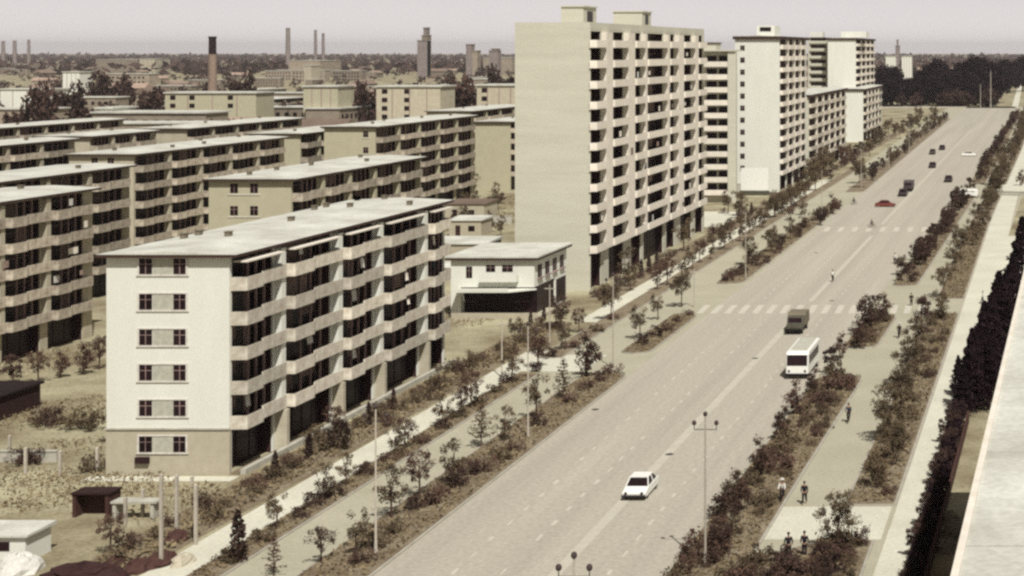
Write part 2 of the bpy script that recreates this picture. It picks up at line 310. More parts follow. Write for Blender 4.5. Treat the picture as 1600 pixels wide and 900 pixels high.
def slab(name, label, cat, xf, y0, y1, h, W, floors, gh, bays, wall='cream_paint', para='parapet', style='step', eave=0.6, depth=1.3, rec=1.3,
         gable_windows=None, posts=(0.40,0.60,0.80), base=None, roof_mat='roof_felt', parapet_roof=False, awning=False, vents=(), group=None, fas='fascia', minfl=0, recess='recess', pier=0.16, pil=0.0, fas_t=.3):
    """xf: plan x of the street face; bays: list of (a, b) along the facade in metres from y0; floors: list of floor heights."""
    root = thing(name, label, cat, (xf, y0, 0), group=group); L = y1-y0; ztop = h-0.2
    wl = MB(); wl.box(-W, -rec, 0, L, 0, ztop)
    wl.box(-rec, 0, 0, 0.25, 0, ztop); wl.box(-rec, 0, L-0.25, L, 0, ztop)
    ln = MB()  # lining panels on slabs and side walls, coloured dark to paint in shade
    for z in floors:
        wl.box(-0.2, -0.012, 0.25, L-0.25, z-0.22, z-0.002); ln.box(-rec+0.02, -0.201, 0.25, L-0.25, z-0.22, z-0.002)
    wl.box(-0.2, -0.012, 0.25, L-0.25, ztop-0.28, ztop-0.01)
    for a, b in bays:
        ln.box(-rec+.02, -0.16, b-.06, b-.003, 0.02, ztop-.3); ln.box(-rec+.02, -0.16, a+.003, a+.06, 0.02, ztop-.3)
    if pil:
        for (a, b), (a2, b2) in zip(bays, bays[1:]): wl.box(-.02, pil, b+.35, a2-.28, floors[0]-.2, ztop-.35, 2)
    edge = [0.0] + [v for ab in bays for v in ab] + [L]
    for i in range(0, len(edge), 2):
        a, b = edge[i], edge[i+1]
        if i == 0: a = 0.25
        if i == len(edge)-2: b = L-0.25
        if b-a > 0.1: wl.box(-rec+0.01, 0, a, b, 0, ztop-0.005)
    for a, b in bays:
        for p in posts:
            y = a+(b-a)*p; wl.box(-0.2, -0.02, y-pier/2, y+pier/2, floors[0], ztop-0.29, 1)
    wl.build('wall', [wall,'post','parapet_light' if style=='scallop' else wall], root)
    rc = ln; rc.box(-rec-0.001, -rec+0.012, 0.26, L-0.26, 0.0, ztop-0.3); rc.build('loggia_shade_wall', recess, root)
    if base:
        bs = MB(); bs.box(-W-0.03, -rec, -0.03, L+0.03, 0, gh-0.05); bs.box(-rec, 0.03, -0.03, 0.27, 0, gh-0.05); bs.build('ground_floor_wall', base, root)
    rf = MB(); e = eave
    if parapet_roof:
        rf.box(-W, 0, 0, L, ztop, h); rf.box(-W,-W+.2,0,L,h,h+.8); rf.box(-.2,0.0,0,L,h,h+.8); rf.box(-W+.2,-.2,0,.2,h,h+.8); rf.box(-W+.2,-.2,L-.2,L,h,h+.8)
        ro = rf.build('roof', wall, root)
    else:
        rf.add([(-W-e,-e,h-.05),(e*1.4,-e,h-.05),(e*1.4,L+e,h-.05),(-W-e,L+e,h-.05),(-W/2,-e,h+.22),(-W/2,L+e,h+.22)],
               [(0,4,5,3),(4,1,2,5),(0,1,4),(3,5,2),(0,3,2,1)])
        ro = rf.build('roof', roof_mat, root)
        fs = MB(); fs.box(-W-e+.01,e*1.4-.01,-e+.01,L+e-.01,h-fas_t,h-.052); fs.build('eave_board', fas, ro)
    for vx, vy in vents:
        v = MB(); v.box(-.22,.22,-.3,.3,0,.36); v.box(-.27,.27,-.36,.36,.36,.42)
        v.build('vent', 'canvas', ro, (vx-xf, vy-y0, h+.02+0.22*(1-abs(vx-xf+W/2)/(W/2))))
    cache = {}
    for fi, z in enumerate(floors):
        nz = floors[fi+1] if fi+1 < len(floors) else ztop
        for bi, (a, b) in enumerate(bays):
            k = round(b-a,2); gap = (bays[bi+1][0]-b-.02) if bi+1 < len(bays) else min(.5, L-b)+.25
            if k not in cache: cache[k] = (balcony_mesh(k+gap if style!='scallop' else k+0.9, depth, (para,), style), [window_mesh(k-0.3, nz-z-0.55, 3, curt=c_) for c_ in (0,0,.5,.8)])
            if fi < minfl: continue
            off = 0.25 if style != 'scallop' else 0.45
            put('balcony', cache[k][0], root, (0.0, a-off, z))
            put('window', rnd_w.choice(cache[k][1]), root, (-rec+0.1, a+.15, z+0.1))
    if awning:
        for a, b in bays:
            w_ = MB(); w_.box(0.01, 1.25, a+0.2, b-0.4, ztop-0.62, ztop-0.50); w_.build('awning', 'parapet_light', root)
    # ground floor shop fronts between the piers
    if gh > 0.5:
        for a, b in bays:
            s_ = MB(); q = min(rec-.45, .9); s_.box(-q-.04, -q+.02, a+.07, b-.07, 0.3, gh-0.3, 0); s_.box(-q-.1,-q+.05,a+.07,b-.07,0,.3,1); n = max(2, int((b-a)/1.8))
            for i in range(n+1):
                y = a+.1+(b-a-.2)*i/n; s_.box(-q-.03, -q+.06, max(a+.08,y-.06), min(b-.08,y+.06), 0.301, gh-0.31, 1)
            s_.build('ground_floor_front', ['glass','recess'], root)
    return root

def small_window(root, x, z, ww, hh, fr=True, face=-0.0, name='window'):
    b = MB(); b.box(x, x+ww, face-0.02, face+0.02, z, z+hh, 0); b.box(x+ww/2-.03, x+ww/2+.03, face-0.035, face+.02, z+.003, z+hh-.003, 1); b.box(x+.003, x+ww-.003, face-0.03, face+.02, z+hh*.62, z+hh*.62+.05, 1)
    o = b.build(name, ['glass','post'], root)
    return o

# --- the white ended front block
A0, A1 = 131.4, 178.4
edges = [131.4, 139.7, 151.0, 160.2, 171.9, 178.2]
fl6 = [3.84, 6.7, 9.55, 12.4, 15.25]
bays = [(0.4, 7.4), (8.8, 18.6), (20.1, 28.0), (29.4, 39.4), (40.9, 46.6)]
vent_px = [(270,369),(293,364),(357,369),(455,345),(459,325),(478,321),(547,323),(539,308),(554,306),(621,306),(640,318)]
vents = [gp(px,py,18.4) for px,py in vent_px]
vents = [(min(max(x,-76.4),-68),min(max(y,A0+1),A1-1)) for x,y in vents]
B1 = slab('apartment_block', 'six storey block beside the avenue with white windowed end wall and flat pale roof', 'apartment block', -67.1, A0, A1, 18.2, 10.1, fl6, 3.84, bays,
          wall='white_paint', base='base_brick', awning=True, vents=vents, depth=1.35, rec=1.5, pil=.6)
zr = [16.55-2.91*i for i in range(5)] + [16.55-2.91*5-.05]
for i, z in enumerate(zr):
    s_ = MB(); s_.box(-7.62,-3.30,-0.10,-0.0,z-.22,z-.10); s_.box(-7.52,-7.38,-0.09,-.0,z-.099,z+1.36); s_.box(-3.54,-3.40,-0.09,-.0,z-.099,z+1.36); s_.box(-7.38,-3.54,-0.08,-.0,z+1.24,z+1.35)
    s_.box(-6.28,-4.58,-0.03,-0.0,z-.098,z+1.238,1)
    fr = s_.build('window_surround', ['frame','grey_panel'], B1, (0, -0.03 if i==5 else 0, 0))
    for wx in (-7.36,-4.56): small_window(B1, wx, z-.05, 1.02, 1.27, face=-0.03 if i<5 else -.055)
l_ = MB(); l_.box(-10.2, 0.06, -0.14, 0.0, 3.72, 3.86); l_.build('ledge', 'concrete', B1)
l_ = MB(); l_.box(0.85, 1.3, 0.1, 46.9, 0.0, 0.45); l_.build('plinth', 'concrete', B1)
l_ = MB(); l_.box(0.0, 0.85, 0.1, 46.9, 0.0, 0.12); l_.build('porch_floor', 'soil', B1)
for yy in (8.1,19.3,28.7,40.1):
    p_ = MB(); p_.box(0.0,1.0,yy-.25,yy+.25,0,3.6); p_.build('buttress', 'cream_paint', B1)
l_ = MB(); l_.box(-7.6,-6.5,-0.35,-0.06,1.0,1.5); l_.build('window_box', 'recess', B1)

# --- further six storey blocks
def regular(L, n, gap=1.4, start=0.5, frac=None):
    step = (L-start*2)/n; return [(start+i*step, start+(i+1)*step-gap) for i in range(n)]
def block(label, xf, y0, y1, h, W, n, fn=5, wall='cream_paint', gw=False, vn=3, gh=3.7, **kw):
    fh = (h-gh)/fn; floors = [gh+fh*i for i in range(fn)]
    vs = [(xf-random.uniform(2,W-2), y0+(y1-y0)*(i+.5)/vn) for i in range(vn)]
    kw.setdefault('pil', .58); kw.setdefault('para','parapet_dull'); b = slab('apartment_block', label, 'apartment block', xf, y0, y1, h, W, floors, gh, regular(y1-y0, n), wall=wall, vents=vs, **kw)
    if gw:
        for i in range(fn):
            z = floors[i]+1.0
            for wx in gw: small_window(b, wx, z, 1.0, 1.2)
        s_ = MB()
        for i in range(fn): s_.box(gw[0]-.3, gw[-1]+1.3, -0.08, 0.0, floors[i]+.72, floors[i]+.84)
        s_.build('window_sill', 'frame', b)
    return b
block('balconied block beside the dark shed, cut off by the frame edge', -116, 128, 194.5, 18.2, 10.3, 8, vn=8, wall='cream_paint')
block('balconied block just behind the one beside the dark shed, mostly hidden by its pale roof', -133.5, 148, 233, 18.2, 10.3, 9, vn=5)
block('olive ended block right behind the white ended block, two small windows per floor', -98.2, 208, 251, 18.2, 10.7, 5, wall='olive_paint', gw=(-7.9,-5.3), vn=5)
block('long balconied block with pale windowed end wall between rows of roofs', -147, 257.7, 308.6, 18.2, 10.4, 5, gw=(-6.8,-4.2), vn=5)
block('block with plain narrow pale end beyond the long balconied block', -149.7, 321, 353, 18.2, 10.3, 4, wall='olive_paint', vn=3)
block('long block with maroon openings ending near the pale end wall beside the tower', -133.8, 319, 374, 19.7, 10.2, 5, wall='olive_paint', gw=(-2.4,), vn=4)
block('distant balconied block at the frame edge, third row of roofs back', -184, 245, 303, 18.2, 10.3, 6, vn=3)
block('distant block with blank pale end and top balconies showing over a roof', -186, 311, 334, 18.2, 10.3, 3, vn=2, wall='cream_paint')
block('distant block in the back row ending near the pale roofs by the brick chimney', -183.8, 342, 395, 18.2, 10.6, 5, gw=(-7.5,), vn=4)
block('farthest row block showing a single strip of top floor balconies', -225, 320, 390, 18.2, 10.5, 7, vn=3)
block('pale block with wide flat roof and dark red side behind the maroon windowed block', -158, 439, 486, 18.2, 12, 4, wall='olive_paint', vn=2)
block('plain olive block facing the yard between the back blocks and the tower', -133.0, 397, 425, 17.2, 8.8, 3, wall='olive_paint', vn=1)
block('low block with red brown eaves beside the pale plain blocks', -361, 714, 781, 12, 40, 3, fn=3, vn=1)

# --- towers
def tower(label, xf, y0, y1, h, W, openings, rows, gh, wall='tower_paint', para='parapet_light', cat='tower block', posts=(), depth=0.95, rec=1.5, parapet_roof=True, eave=0.5, **kw):
    n, first, step = rows; floors = [first+step*i for i in range(n)]
    return slab('tower_block', label, cat, xf, y0, y1, h, W, floors, gh, openings, wall=wall, para=para, style='scallop', depth=depth, rec=rec, parapet_roof=parapet_roof, eave=eave, posts=posts, pil=depth*.78, fas_t=.8, **kw)
ty = lambda px: 165000/(1635-px) - 231.5
ops = [(ty(921.5)+.4,ty(939)), (ty(951),ty(974)), (ty(986),ty(1001)), (ty(1005.5),ty(1036)), (ty(1041),ty(1053.5)), (ty(1063),ty(1080)), (ty(1086),ty(1097.5))]
T1 = tower('tall tower with blank cream end wall standing behind the small white pavilion', -66.0, 231.5, 308.5, 38.1, 10.9, ops, (11, 5.6, 2.98), 5.6)
for lab, x0, x1, yy0, yy1, zt in (('stair', -74.3,-70.9,245,252,41.5),('lift',-73.1,-68.2,270,276,41.3)):
    p_ = MB(); p_.box(x0+66,x1+66,yy0-231.5,yy1-231.5,38.12,zt); p_.box(x0+66-.2,x1+66+.2,yy0-231.7,yy1-231.3,zt,zt+.2); p_.box(x1+66,x1+66.05,yy0-231.5+2,yy1-231.5-2,39.3,40.9,1)
    p_.build('roof_house', ['tower_paint','glass'], T1)
# paler towers down the avenue
T3y = 393.0
ops = regular(44, 4, gap=1.6, start=1.2)
T3 = tower('white ended tower behind the blank billboard, a column of small windows down its end', -65.6, T3y, T3y+44, 38.3, 10.9, ops, (12, 4.2, 2.82), 4.2, wall='white_paint', para='parapet_light', parapet_roof=False, posts=(.33,.66), depth=.7)
for i in range(11): small_window(T3, -9.6, 5.2+2.95*i, 1.1, 1.3)
p_ = MB(); p_.box(-7,-2.5,8,16,38.4,41.0); p_.box(-6.2,-3.4,7.9,8,39.6,40.6,1); p_.build('roof_house', ['white_paint','glass'], T3)
T5 = tower('farthest tall tower, pale and narrow, rising over the two lower avenue wings', -74.5, 625, 692, 39.6, 10.9, regular(67,4,1.6,1.2), (12,4.0,2.95), 4.0, wall='white_paint', parapet_roof=False, posts=(.5,), depth=.7)
p_ = MB(); p_.box(-7,3.0,10,20,39.8,42.2); p_.build('roof_house', 'white_paint', T5)
p_ = MB(); p_.box(-19,-14,8,14,39.76,42); p_.build('stair_house', 'white_paint', T5)
p_ = MB(); p_.box(-19.5,-10.95,6,20,0,39.4); p_.box(-20,-10.4,5.5,20.5,39.41,39.75,1)
for i in range(12): p_.box(-18.6,-12.2,5.2,6.01,5.0+2.95*i,6.0+2.95*i,0); p_.box(-18.4,-12.4,5.93,6.02,6.1+2.95*i,7.4+2.95*i,2)
p_.build('wing', ['tower_paint','fascia','glass'], T5)
T4 = tower('seven storey balconied wing running between the white ended tower and the farthest tower', -65.4, 440, 521, 22.6, 10.5, regular(81,6,1.6,1.0), (6,4.2,2.98), 4.2, wall='tower_paint', para='parapet', cat='apartment block', parapet_roof=False, posts=(.33,.66), depth=.7)
T6 = tower('low far wing with plain white end below the farthest tower', -69.3, 605, 672, 20.2, 9.6, regular(67,5,1.6,1.0), (5,4.0,3.2), 4.0, wall='white_paint', para='parapet', cat='apartment block', parapet_roof=False, posts=(.5,), depth=.7)
# the crosswise wing behind the first tower, its balconies facing the camera
T2 = thing('tower_block', 'cream tower of stacked camera facing balconies glimpsed between the two nearest towers', 'tower block', (-70.8, 365, 0))
p_ = MB(); p_.box(-24,-1.9,1.4,8,0,34.6); p_.box(-1.9,0,0,1.4,0,34.6); p_.box(-24,-.0,-.4,8.3,34.601,34.9); p_.build('wall', 'tower_paint', T2)
p_ = MB(); p_.box(-9,-5.0,2,7.5,34.92,36.4); p_.box(-9.3,-4.8,1.7,7.8,36.4,36.62,1); p_.build('roof_house', ['tower_paint','fascia'], T2)
for i in range(11):
    z = 1.9+2.93*i
    if i in (1,2): 
        pass
    b_ = MB(); b_.box(-7.4,-1.95,0.1,1.39,z-.15,z); b_.box(-7.4,-1.95,0.0,.1,z-.15,z+1.05); b_.build('balcony','parapet_light',T2)
    b_ = MB(); b_.box(-7.0,-4.7,1.33,1.42,z+.05,z+2.35); b_.box(-4.2,-2.1,1.33,1.42,z+.05,z+2.35); b_.build('window','glass',T2)
    b_ = MB(); b_.box(-12.4,-9.0,0.2,1.39,z-.15,z+1.0); b_.build('balcony','parapet_light',T2)

# billboard in front of the white tower
bb = thing('billboard', 'blank white billboard on posts at the foot of the white tower', 'billboard', (-70.0, 384, 0))
p_ = MB(); p_.box(-3.3,3.3,-0.1,0.1,1.2,6.6); p_.build('panel','car_white',bb)
p_ = MB(); [p_.box(x-.12,x+.12,.12,.35,0,6.2) for x in (-2.8,0,2.8)]; p_.build('post','dark_metal',bb)
p_ = MB(); p_.box(-3.6,3.6,-0.35,-.15,0,1.15); p_.build('planter','car_green',bb)

# --- pavilion
PV = thing('pavilion', 'small two storey white pavilion with dark open ground floor beside the cream tower', 'pavilion', (-66.9, 209.0, 0))
p_ = MB(); p_.box(-10.9,0,0,14,3.9,7.75); p_.box(-10.9,-9.6,0,14,0,3.9); p_.box(-10.9,0,9,14,0,3.9); p_.box(-9.6,-0.2,8.5,9,0,3.9); p_.build('wall','white_paint',PV)
p_ = MB(); p_.box(-9.59,-.1,1.3,1.4,.36,3.88); p_.box(-.15,-.05,1.3,8.5,.36,3.88); p_.box(-.02,0.03,9.3,13.6,.4,3.6); p_.build('ground_floor_front','glass',PV)  # dark sheets across the open ground floor, painting in its shade
p_ = MB(); p_.box(-11.5,.7,-.6,14.6,7.78,7.98); p_.build('roof','roof_felt',PV)
p_ = MB(); p_.box(-11.45,.65,-.55,14.55,7.48,7.77); p_.build('eave_board','fascia',PV)
p_ = MB(); p_.box(-9.9,-2.6,-2.4,-.01,3.55,3.75); p_.prism([(-2.6,-2.4),(0.3,-.01),(-2.6,-.01)],3.55,3.75); p_.box(-9.9,-2.6,-2.42,-2.3,3.75,4.1); p_.build('canopy','white_paint',PV)
p_ = MB(); p_.box(-6.8,-2.0,-1.0,-.01,4.7,4.85); p_.box(-6.8,-2.0,-1.0,-.92,4.85,5.7); p_.box(-6.8,-6.72,-.92,-.01,4.85,5.7); p_.box(-2.08,-2.0,-.92,-.01,4.85,5.7); p_.build('balcony','white_paint',PV)
for wx,ww in ((-8.9,.8),(-6.3,1.2),(-4.2,1.4)): small_window(PV, wx, 5.1 if wx<-8 else 5.9, ww, 1.5 if wx<-8 else .9)
for i in range(4):
    b_ = MB(); b_.box(0,.06,1.4+3.2*i,3.0+3.2*i,5.0,6.6,0); b_.box(.03,.09,2.15+3.2*i,2.25+3.2*i,5.0,6.6,1); b_.box(.0,.3,1.2+3.2*i,3.2+3.2*i,4.75,4.9,1); b_.build('window',['glass','post'],PV)
p_ = MB(); p_.box(-9.9,1.2,-2.6,5.8,0.0,0.35); p_.box(-9.9,1.2,-2.6,-2.45,.35,.95); p_.build('terrace','base_brick',PV)

# --- walls and low sheds in the yards
def shed(name, label, cat, x0,x1,y0,y1,h, wall='cream_paint', roof='roof_felt', door=True, group=None, pitch=0.3):
    t = thing(name, label, cat, (x0,y0,0), group=group); W,L = x1-x0, y1-y0
    p_ = MB(); p_.prism([(0,0),(W,0),(W,L),(0,L)],0,h-.15); p_.build('wall',wall,t)
    p_ = MB(); e=.25; p_.add([(-e,-e,h-.14),(W+e,-e,h-.14),(W+e,L+e,h-.14),(-e,L+e,h-.14),(-e,-e,h),(W+e,-e,h),(W+e,L+e,h+pitch),(-e,L+e,h+pitch)],[(0,3,2,1),(4,5,6,7),(0,1,5,4),(1,2,6,5),(2,3,7,6),(3,0,4,7)]); p_.build('roof',roof,t)
    if door:
        p_ = MB(); p_.box(W*.2,W*.2+.9,-.04,0.02,0,min(2,h-.5)); p_.build('door','recess',t)
        p_ = MB(); p_.box(W*.6,W*.6+min(1.2,W*.3),-.04,0.02,.9,min(1.9,h-.5)); p_.build('window','glass',t)
    return t
shed('shed','low cream shed with pale flat roof in the yard behind the pavilion','shed',-103,-92,262,270,3.2,wall='base_brick')
shed('shed','small bright white roofed hut among trees between block and tower','shed',-112,-106,300,306,3.0,wall='base_brick')
shed('shed','long low wall like shed behind the white ended block','shed',-98,-86,238,242,2.6)
shed('shed','small grey lean to against the far yard blocks','shed',-124,-116,330,338,3.2,roof='far_roof')
shed('dark_shed','black tar roofed shed at the frame edge beside the yard hedge','shed',-106,-98.4,149,156.5,2.4,wall='recess',roof='soot',pitch=.1)
# bottom corner works yard
shed('guard_hut','low white walled hut with flat roof in the bottom corner','hut',-75,-69.3,108.6,111.4,2.0,wall='white_paint',pitch=.1)
t = thing('brick_kiosk','dark red brick kiosk with open front in the yard below the white end wall','kiosk',(-72.7,119.8,0))
p_ = MB(); p_.box(0,2.7,.6,1.2,0,1.7); p_.box(0,.25,-.4,.6,0,1.7); p_.box(2.45,2.7,-.4,.6,0,1.7); p_.build('wall','red_brick',t)
p_ = MB(); p_.box(-.1,2.8,-.5,1.3,1.71,1.85); p_.build('roof','recess',t)
t = thing('yard_table','pale concrete slab table beside the brick kiosk','table',(-69.4,118.6,0))
p_ = MB(); p_.box(0,3.4,0,1.2,1.25,1.4); p_.build('tabletop','concrete',t)
for xx in (0.1,2.9): p_ = MB(); p_.box(xx,xx+.25,.1,1.1,0,1.25); p_.build('leg','concrete',t)
# sagging tarpaulin and rubble
def heap(name,label,cat,x,y,rx,ry,h,mat,seed,kind=None):
    rnd = random.Random(seed); b = MB(); n=14; k=6; vs=[]
    for j in range(k+1):
        for i in range(n):
            t=2*math.pi*i/n; q=1-j/k; rr=q**.7*(1+rnd.uniform(-.16,.16)); vs.append((rx*rr*math.cos(t),ry*rr*math.sin(t),h*(1-q*q)*(1+rnd.uniform(-.15,.15))))
    fs=[(j*n+i,j*n+(i+1)%n,(j+1)*n+(i+1)%n,(j+1)*n+i) for j in range(k) for i in range(n)]
    b.add(vs,fs); return tag(b.build(name,mat,None,(x,y,0)),label,cat,kind=kind)
heap('tarpaulin_heap','crumpled white tarpaulin heap by the bottom corner hut','tarpaulin',*gp(30,892),1.5,1.6,1.2,'cloth_white',3)
heap('earth_bank','dark earth bank sloping up beside the corner hut','earth bank',*gp(130,905),3.2,1.6,1.0,'recess',4)
heap('rubble_heap','grey rubble heap by the pavement at the bottom corner','rubble',*gp(285,880),0.7,1.2,.6,'base_brick',5)
for i,(px,py,s_) in enumerate(((215,890,.9),(250,880,1.1),(275,845,.8),(180,885,.7))):
    x,y = gp(px,py); heap('brick_pile',['dark brick pile nearest the earth bank','dark brick pile between the tall thin posts','small brick pile beside the pavement edge','brick pile in the corner beside the white hut'][i],'brick pile',x,y,s_,s_*1.5,.7,'red_brick',10+i)
# thin standing concrete posts
posts_px = [(252,885,742),(276,828,743),(306,852,758),(223,808,765),(196,820,778),(152,738,700),(40,740,700),(15,712,681),(94,745,705),(300,760,745)]
for i,(px,yb,yt) in enumerate(posts_px):
    x,y = gp(px,yb); hgt = CAMH-(yt-VY)*y/F; p_ = MB(); p_.prism([(-.10,-.10),(.10,-.10),(.10,.10),(-.10,.10)],0,hgt); p_.tube((0,0,hgt-.001),(0,0,hgt+.1),.13,.02,4)
    lab = ['tall pale concrete post nearest the pavement corner','tall pale post second from the pavement corner','tall pale post standing against the pavement edge','short pale post in front of the white end wall','short post at the end of the slab table','short post at the foot of the white block corner','short fence post in the pale yard','fence post beside the dark shed','fence post midway along the pale yard','stub post by the grass under the end wall'][i]
    tag(p_.build('concrete_post','pole',None,(x,y,0)),lab,'post')
# yard wall bits
def wall_thing(label,a,b,h,mat='concrete',t_=.25,name='yard_wall'):
    (x0,y0),(x1,y1)=a,b; d=Vector((x1-x0,y1-y0)).normalized(); n=Vector((-d.y,d.x))*t_/2
    p_=MB(); p_.prism([(x0-n.x,y0-n.y),(x0+n.x,y0+n.y),(x1+n.x,y1+n.y),(x1-n.x,y1-n.y)][::-1],0,h); n2=n*1.5
    p_.prism([(x0-n2.x,y0-n2.y),(x0+n2.x,y0+n2.y),(x1+n2.x,y1+n2.y),(x1-n2.x,y1-n2.y)][::-1],h+.001,h+.12)
    return tag(p_.build(name,mat),label,'wall')
wall_thing('low pale wall crossing the yard behind the white ended block',gp(705,352),gp(800,350),1.6)
wall_thing('low wall running in from the frame edge below the dark shed',gp(0,722),gp(90,722),.9)
wall_thing('long pale wall at the foot of the nearest tower yard',gp(1115,300),gp(1180,300),2.0)

# ------------------------------------------------------------------ trees and shrubs
def leaf(mb, c, size, rnd, m=0, flat=0.0):
    u = Vector((rnd.gauss(0,1), rnd.gauss(0,1), rnd.gauss(0,1)*(1-flat))).normalized(); v = u.orthogonal().normalized(); v = (Matrix.Rotation(rnd.uniform(0,6.28),3,u) @ v)
    s1 = size*rnd.uniform(.6,1.3); s2 = s1*rnd.uniform(.35,.7); c = Vector(c)
    mb.add([c-u*s1, c+v*s2, c+u*s1, c-v*s2], [(0,1,2,3)], m)
PROTO = {}
def proto(kind, variant, crown, trunk): PROTO[(kind,variant)] = (trunk, crown)
def make_young_conifer(seed, h=5.2, lm='leaf_brown'):
    rnd = random.Random(seed); t = MB(); c = MB(); t.tube((0,0,0),(0,0,h),.09,.02,6)
    z = h*.2
    while z < h*.97:
        k = (1-(z-h*.2)/(h*.8)); rr = h*.24*(k**.7)+.1; nb = 5
        a0 = rnd.uniform(0,6)
        for i in range(nb):
            if rnd.random()<.12: continue
            a = a0+i*6.283/nb+rnd.uniform(-.3,.3); L = rr*rnd.uniform(.7,1.25); up = rnd.uniform(.05,.4)*L
            e = (L*math.cos(a), L*math.sin(a), z+up); t.tube((0,0,z),e,.03,.01,4,cap=False)
            for j in range(int(13*L)+6):
                q = rnd.uniform(.15,1.05); leaf(c,(e[0]*q+rnd.gauss(0,.09),e[1]*q+rnd.gauss(0,.09),z+up*q+rnd.gauss(0,.07)),.13,rnd)
        z += h*.085
    for j in range(25): leaf(c,(rnd.gauss(0,.08),rnd.gauss(0,.08),h*rnd.uniform(.85,1.04)),.12,rnd)
    return t.mesh('trunk','trunk'), c.mesh('crown',lm)
def make_clumpy(seed, h=6, r=1.8, bottom=.25, clumps=22, per=55, ls=.17, lm='leaf_olive', cl=.55, tr=.11, sq=1.0):
    rnd = random.Random(seed); t = MB(); c = MB(); t.tube((0,0,0),(rnd.uniform(-.1,.1),0,h*.55),tr,tr*.6,6); top=(0,0,h*.55)
    cz = h*(1+bottom)/2; rz = h*(1-bottom)/2
    for i in range(clumps):
        while True:
            p = Vector((rnd.uniform(-1,1),rnd.uniform(-1,1),rnd.uniform(-1,1)))
            if .25 < p.length < 1: break
        q = Vector((p.x*r*(1-.25*max(0,p.z)), p.y*r*(1-.25*max(0,p.z)), cz+p.z*rz*sq)); s_ = cl*rnd.uniform(.6,1.3)
        if i < 9: t.tube((0,0,h*rnd.uniform(.25,.55)),tuple(q),tr*.45,tr*.12,4,cap=False)
        for j in range(per):
            d = Vector((rnd.gauss(0,1),rnd.gauss(0,1),rnd.gauss(0,.8))); d = d.normalized()*s_*rnd.uniform(.4,1.05)
            leaf(c,q+d,ls,rnd)
    return t.mesh('trunk','trunk'), c.mesh('crown',lm)
def make_column(seed, h=2.8, r=.42, lm='leaf_dark', n=520, ls=.13):
    rnd = random.Random(seed); t = MB(); c = MB(); t.tube((0,0,0),(0,0,h*.8),.06,.02,5)
    for j in range(n):
        q = rnd.random(); z = h*(.05+.95*q); rr = r*(1-q**2.2)**.6*rnd.uniform(.5,1.1); a = rnd.uniform(0,6.283)
        leaf(c,(rr*math.cos(a),rr*math.sin(a),z),ls,rnd)
    return t.mesh('trunk','trunk'), c.mesh('crown',lm)
def make_fir(seed, h=13, r=2.7, lm='leaf_black'):
    rnd = random.Random(seed); t = MB(); c = MB(); t.tube((0,0,0),(0,0,h*.95),.22,.04,7)
    for j in range(5200):
        q = rnd.random()**.8; z = h*(.06+.94*q); lay = 1+.22*math.sin(q*46+rnd.uniform(-.4,.4)); rr = r*(1-q)**.75*lay*math.sqrt(rnd.uniform(.25,1.1))+.08; a = rnd.uniform(0,6.283)
        rr *= 1+.18*math.sin(a*3+seed+q*7)
        leaf(c,(rr*math.cos(a),rr*math.sin(a),z),.24,rnd)
    return t.mesh('trunk','trunk'), c.mesh('crown',lm)
for v in range(3):
    PROTO['conifer',v] = make_young_conifer(20+v, lm=['leaf_brown','leaf_olive','leaf_brown'][v])
    PROTO['young',v] = make_clumpy(30+v, h=5.5, r=1.5, clumps=20, per=60, ls=.12, lm='leaf_brown' if v==1 else 'leaf_olive', cl=.5)
    PROTO['loose',v] = make_clumpy(40+v, h=6.5, r=2.1, clumps=32, per=85, ls=.125, lm='leaf_olive', cl=.6, bottom=.12)
    PROTO['dark',v] = make_clumpy(50+v, h=4.2, r=1.25, clumps=20, per=75, ls=.12, lm='leaf_dark' if v<2 else 'leaf_brown', cl=.5, bottom=.08)
    PROTO['shrub',v] = make_clumpy(60+v, h=1.5, r=.95, clumps=12, per=60, lm='leaf_dark' if v<1 else ('leaf_brown' if v<2 else 'leaf_olive'), cl=.36, bottom=-.1, ls=.09, tr=.05)
    PROTO['bush',v] = make_clumpy(70+v, h=1.1, r=.8, clumps=11, per=55, lm='leaf_brown' if v<1 else 'leaf_olive', cl=.34, bottom=-.2, ls=.085, tr=.04)
    PROTO['column',v] = make_column(80+v)
    PROTO['big',v] = make_clumpy(90+v, h=21, r=9, clumps=60, per=95, lm='leaf_black', cl=3.0, bottom=.12, ls=.75, tr=.5)
    PROTO['fartree',v] = make_clumpy(100+v, h=11, r=5.5, clumps=26, per=45, lm='leaf_dark', cl=2.0, bottom=.1, ls=.8, tr=.3)
PROTO['fir',0] = make_fir(5); PROTO['fir',1] = make_fir(6,h=12,r=2.6)
FIRST = {}
def plant(kind, x, y, sc_=1.0, label=None, group=None, name=None, cat='tree', v=None, rz=None, z=0.05, sz=None):
    if v is None: v = random.randrange(3 if kind!='fir' else 2)
    tr, cr = PROTO[kind,v]
    o = thing(name or 'tree', label, cat, (x,y,z), random.uniform(0,6.28) if rz is None else rz, group)
    o.scale = (sc_,sc_,sc_*(sz or 1))
    put('trunk' if kind not in ('shrub','bush') else 'stem', tr, o); put('crown' if kind not in ('shrub','bush') else 'foliage', cr, o)
    return o

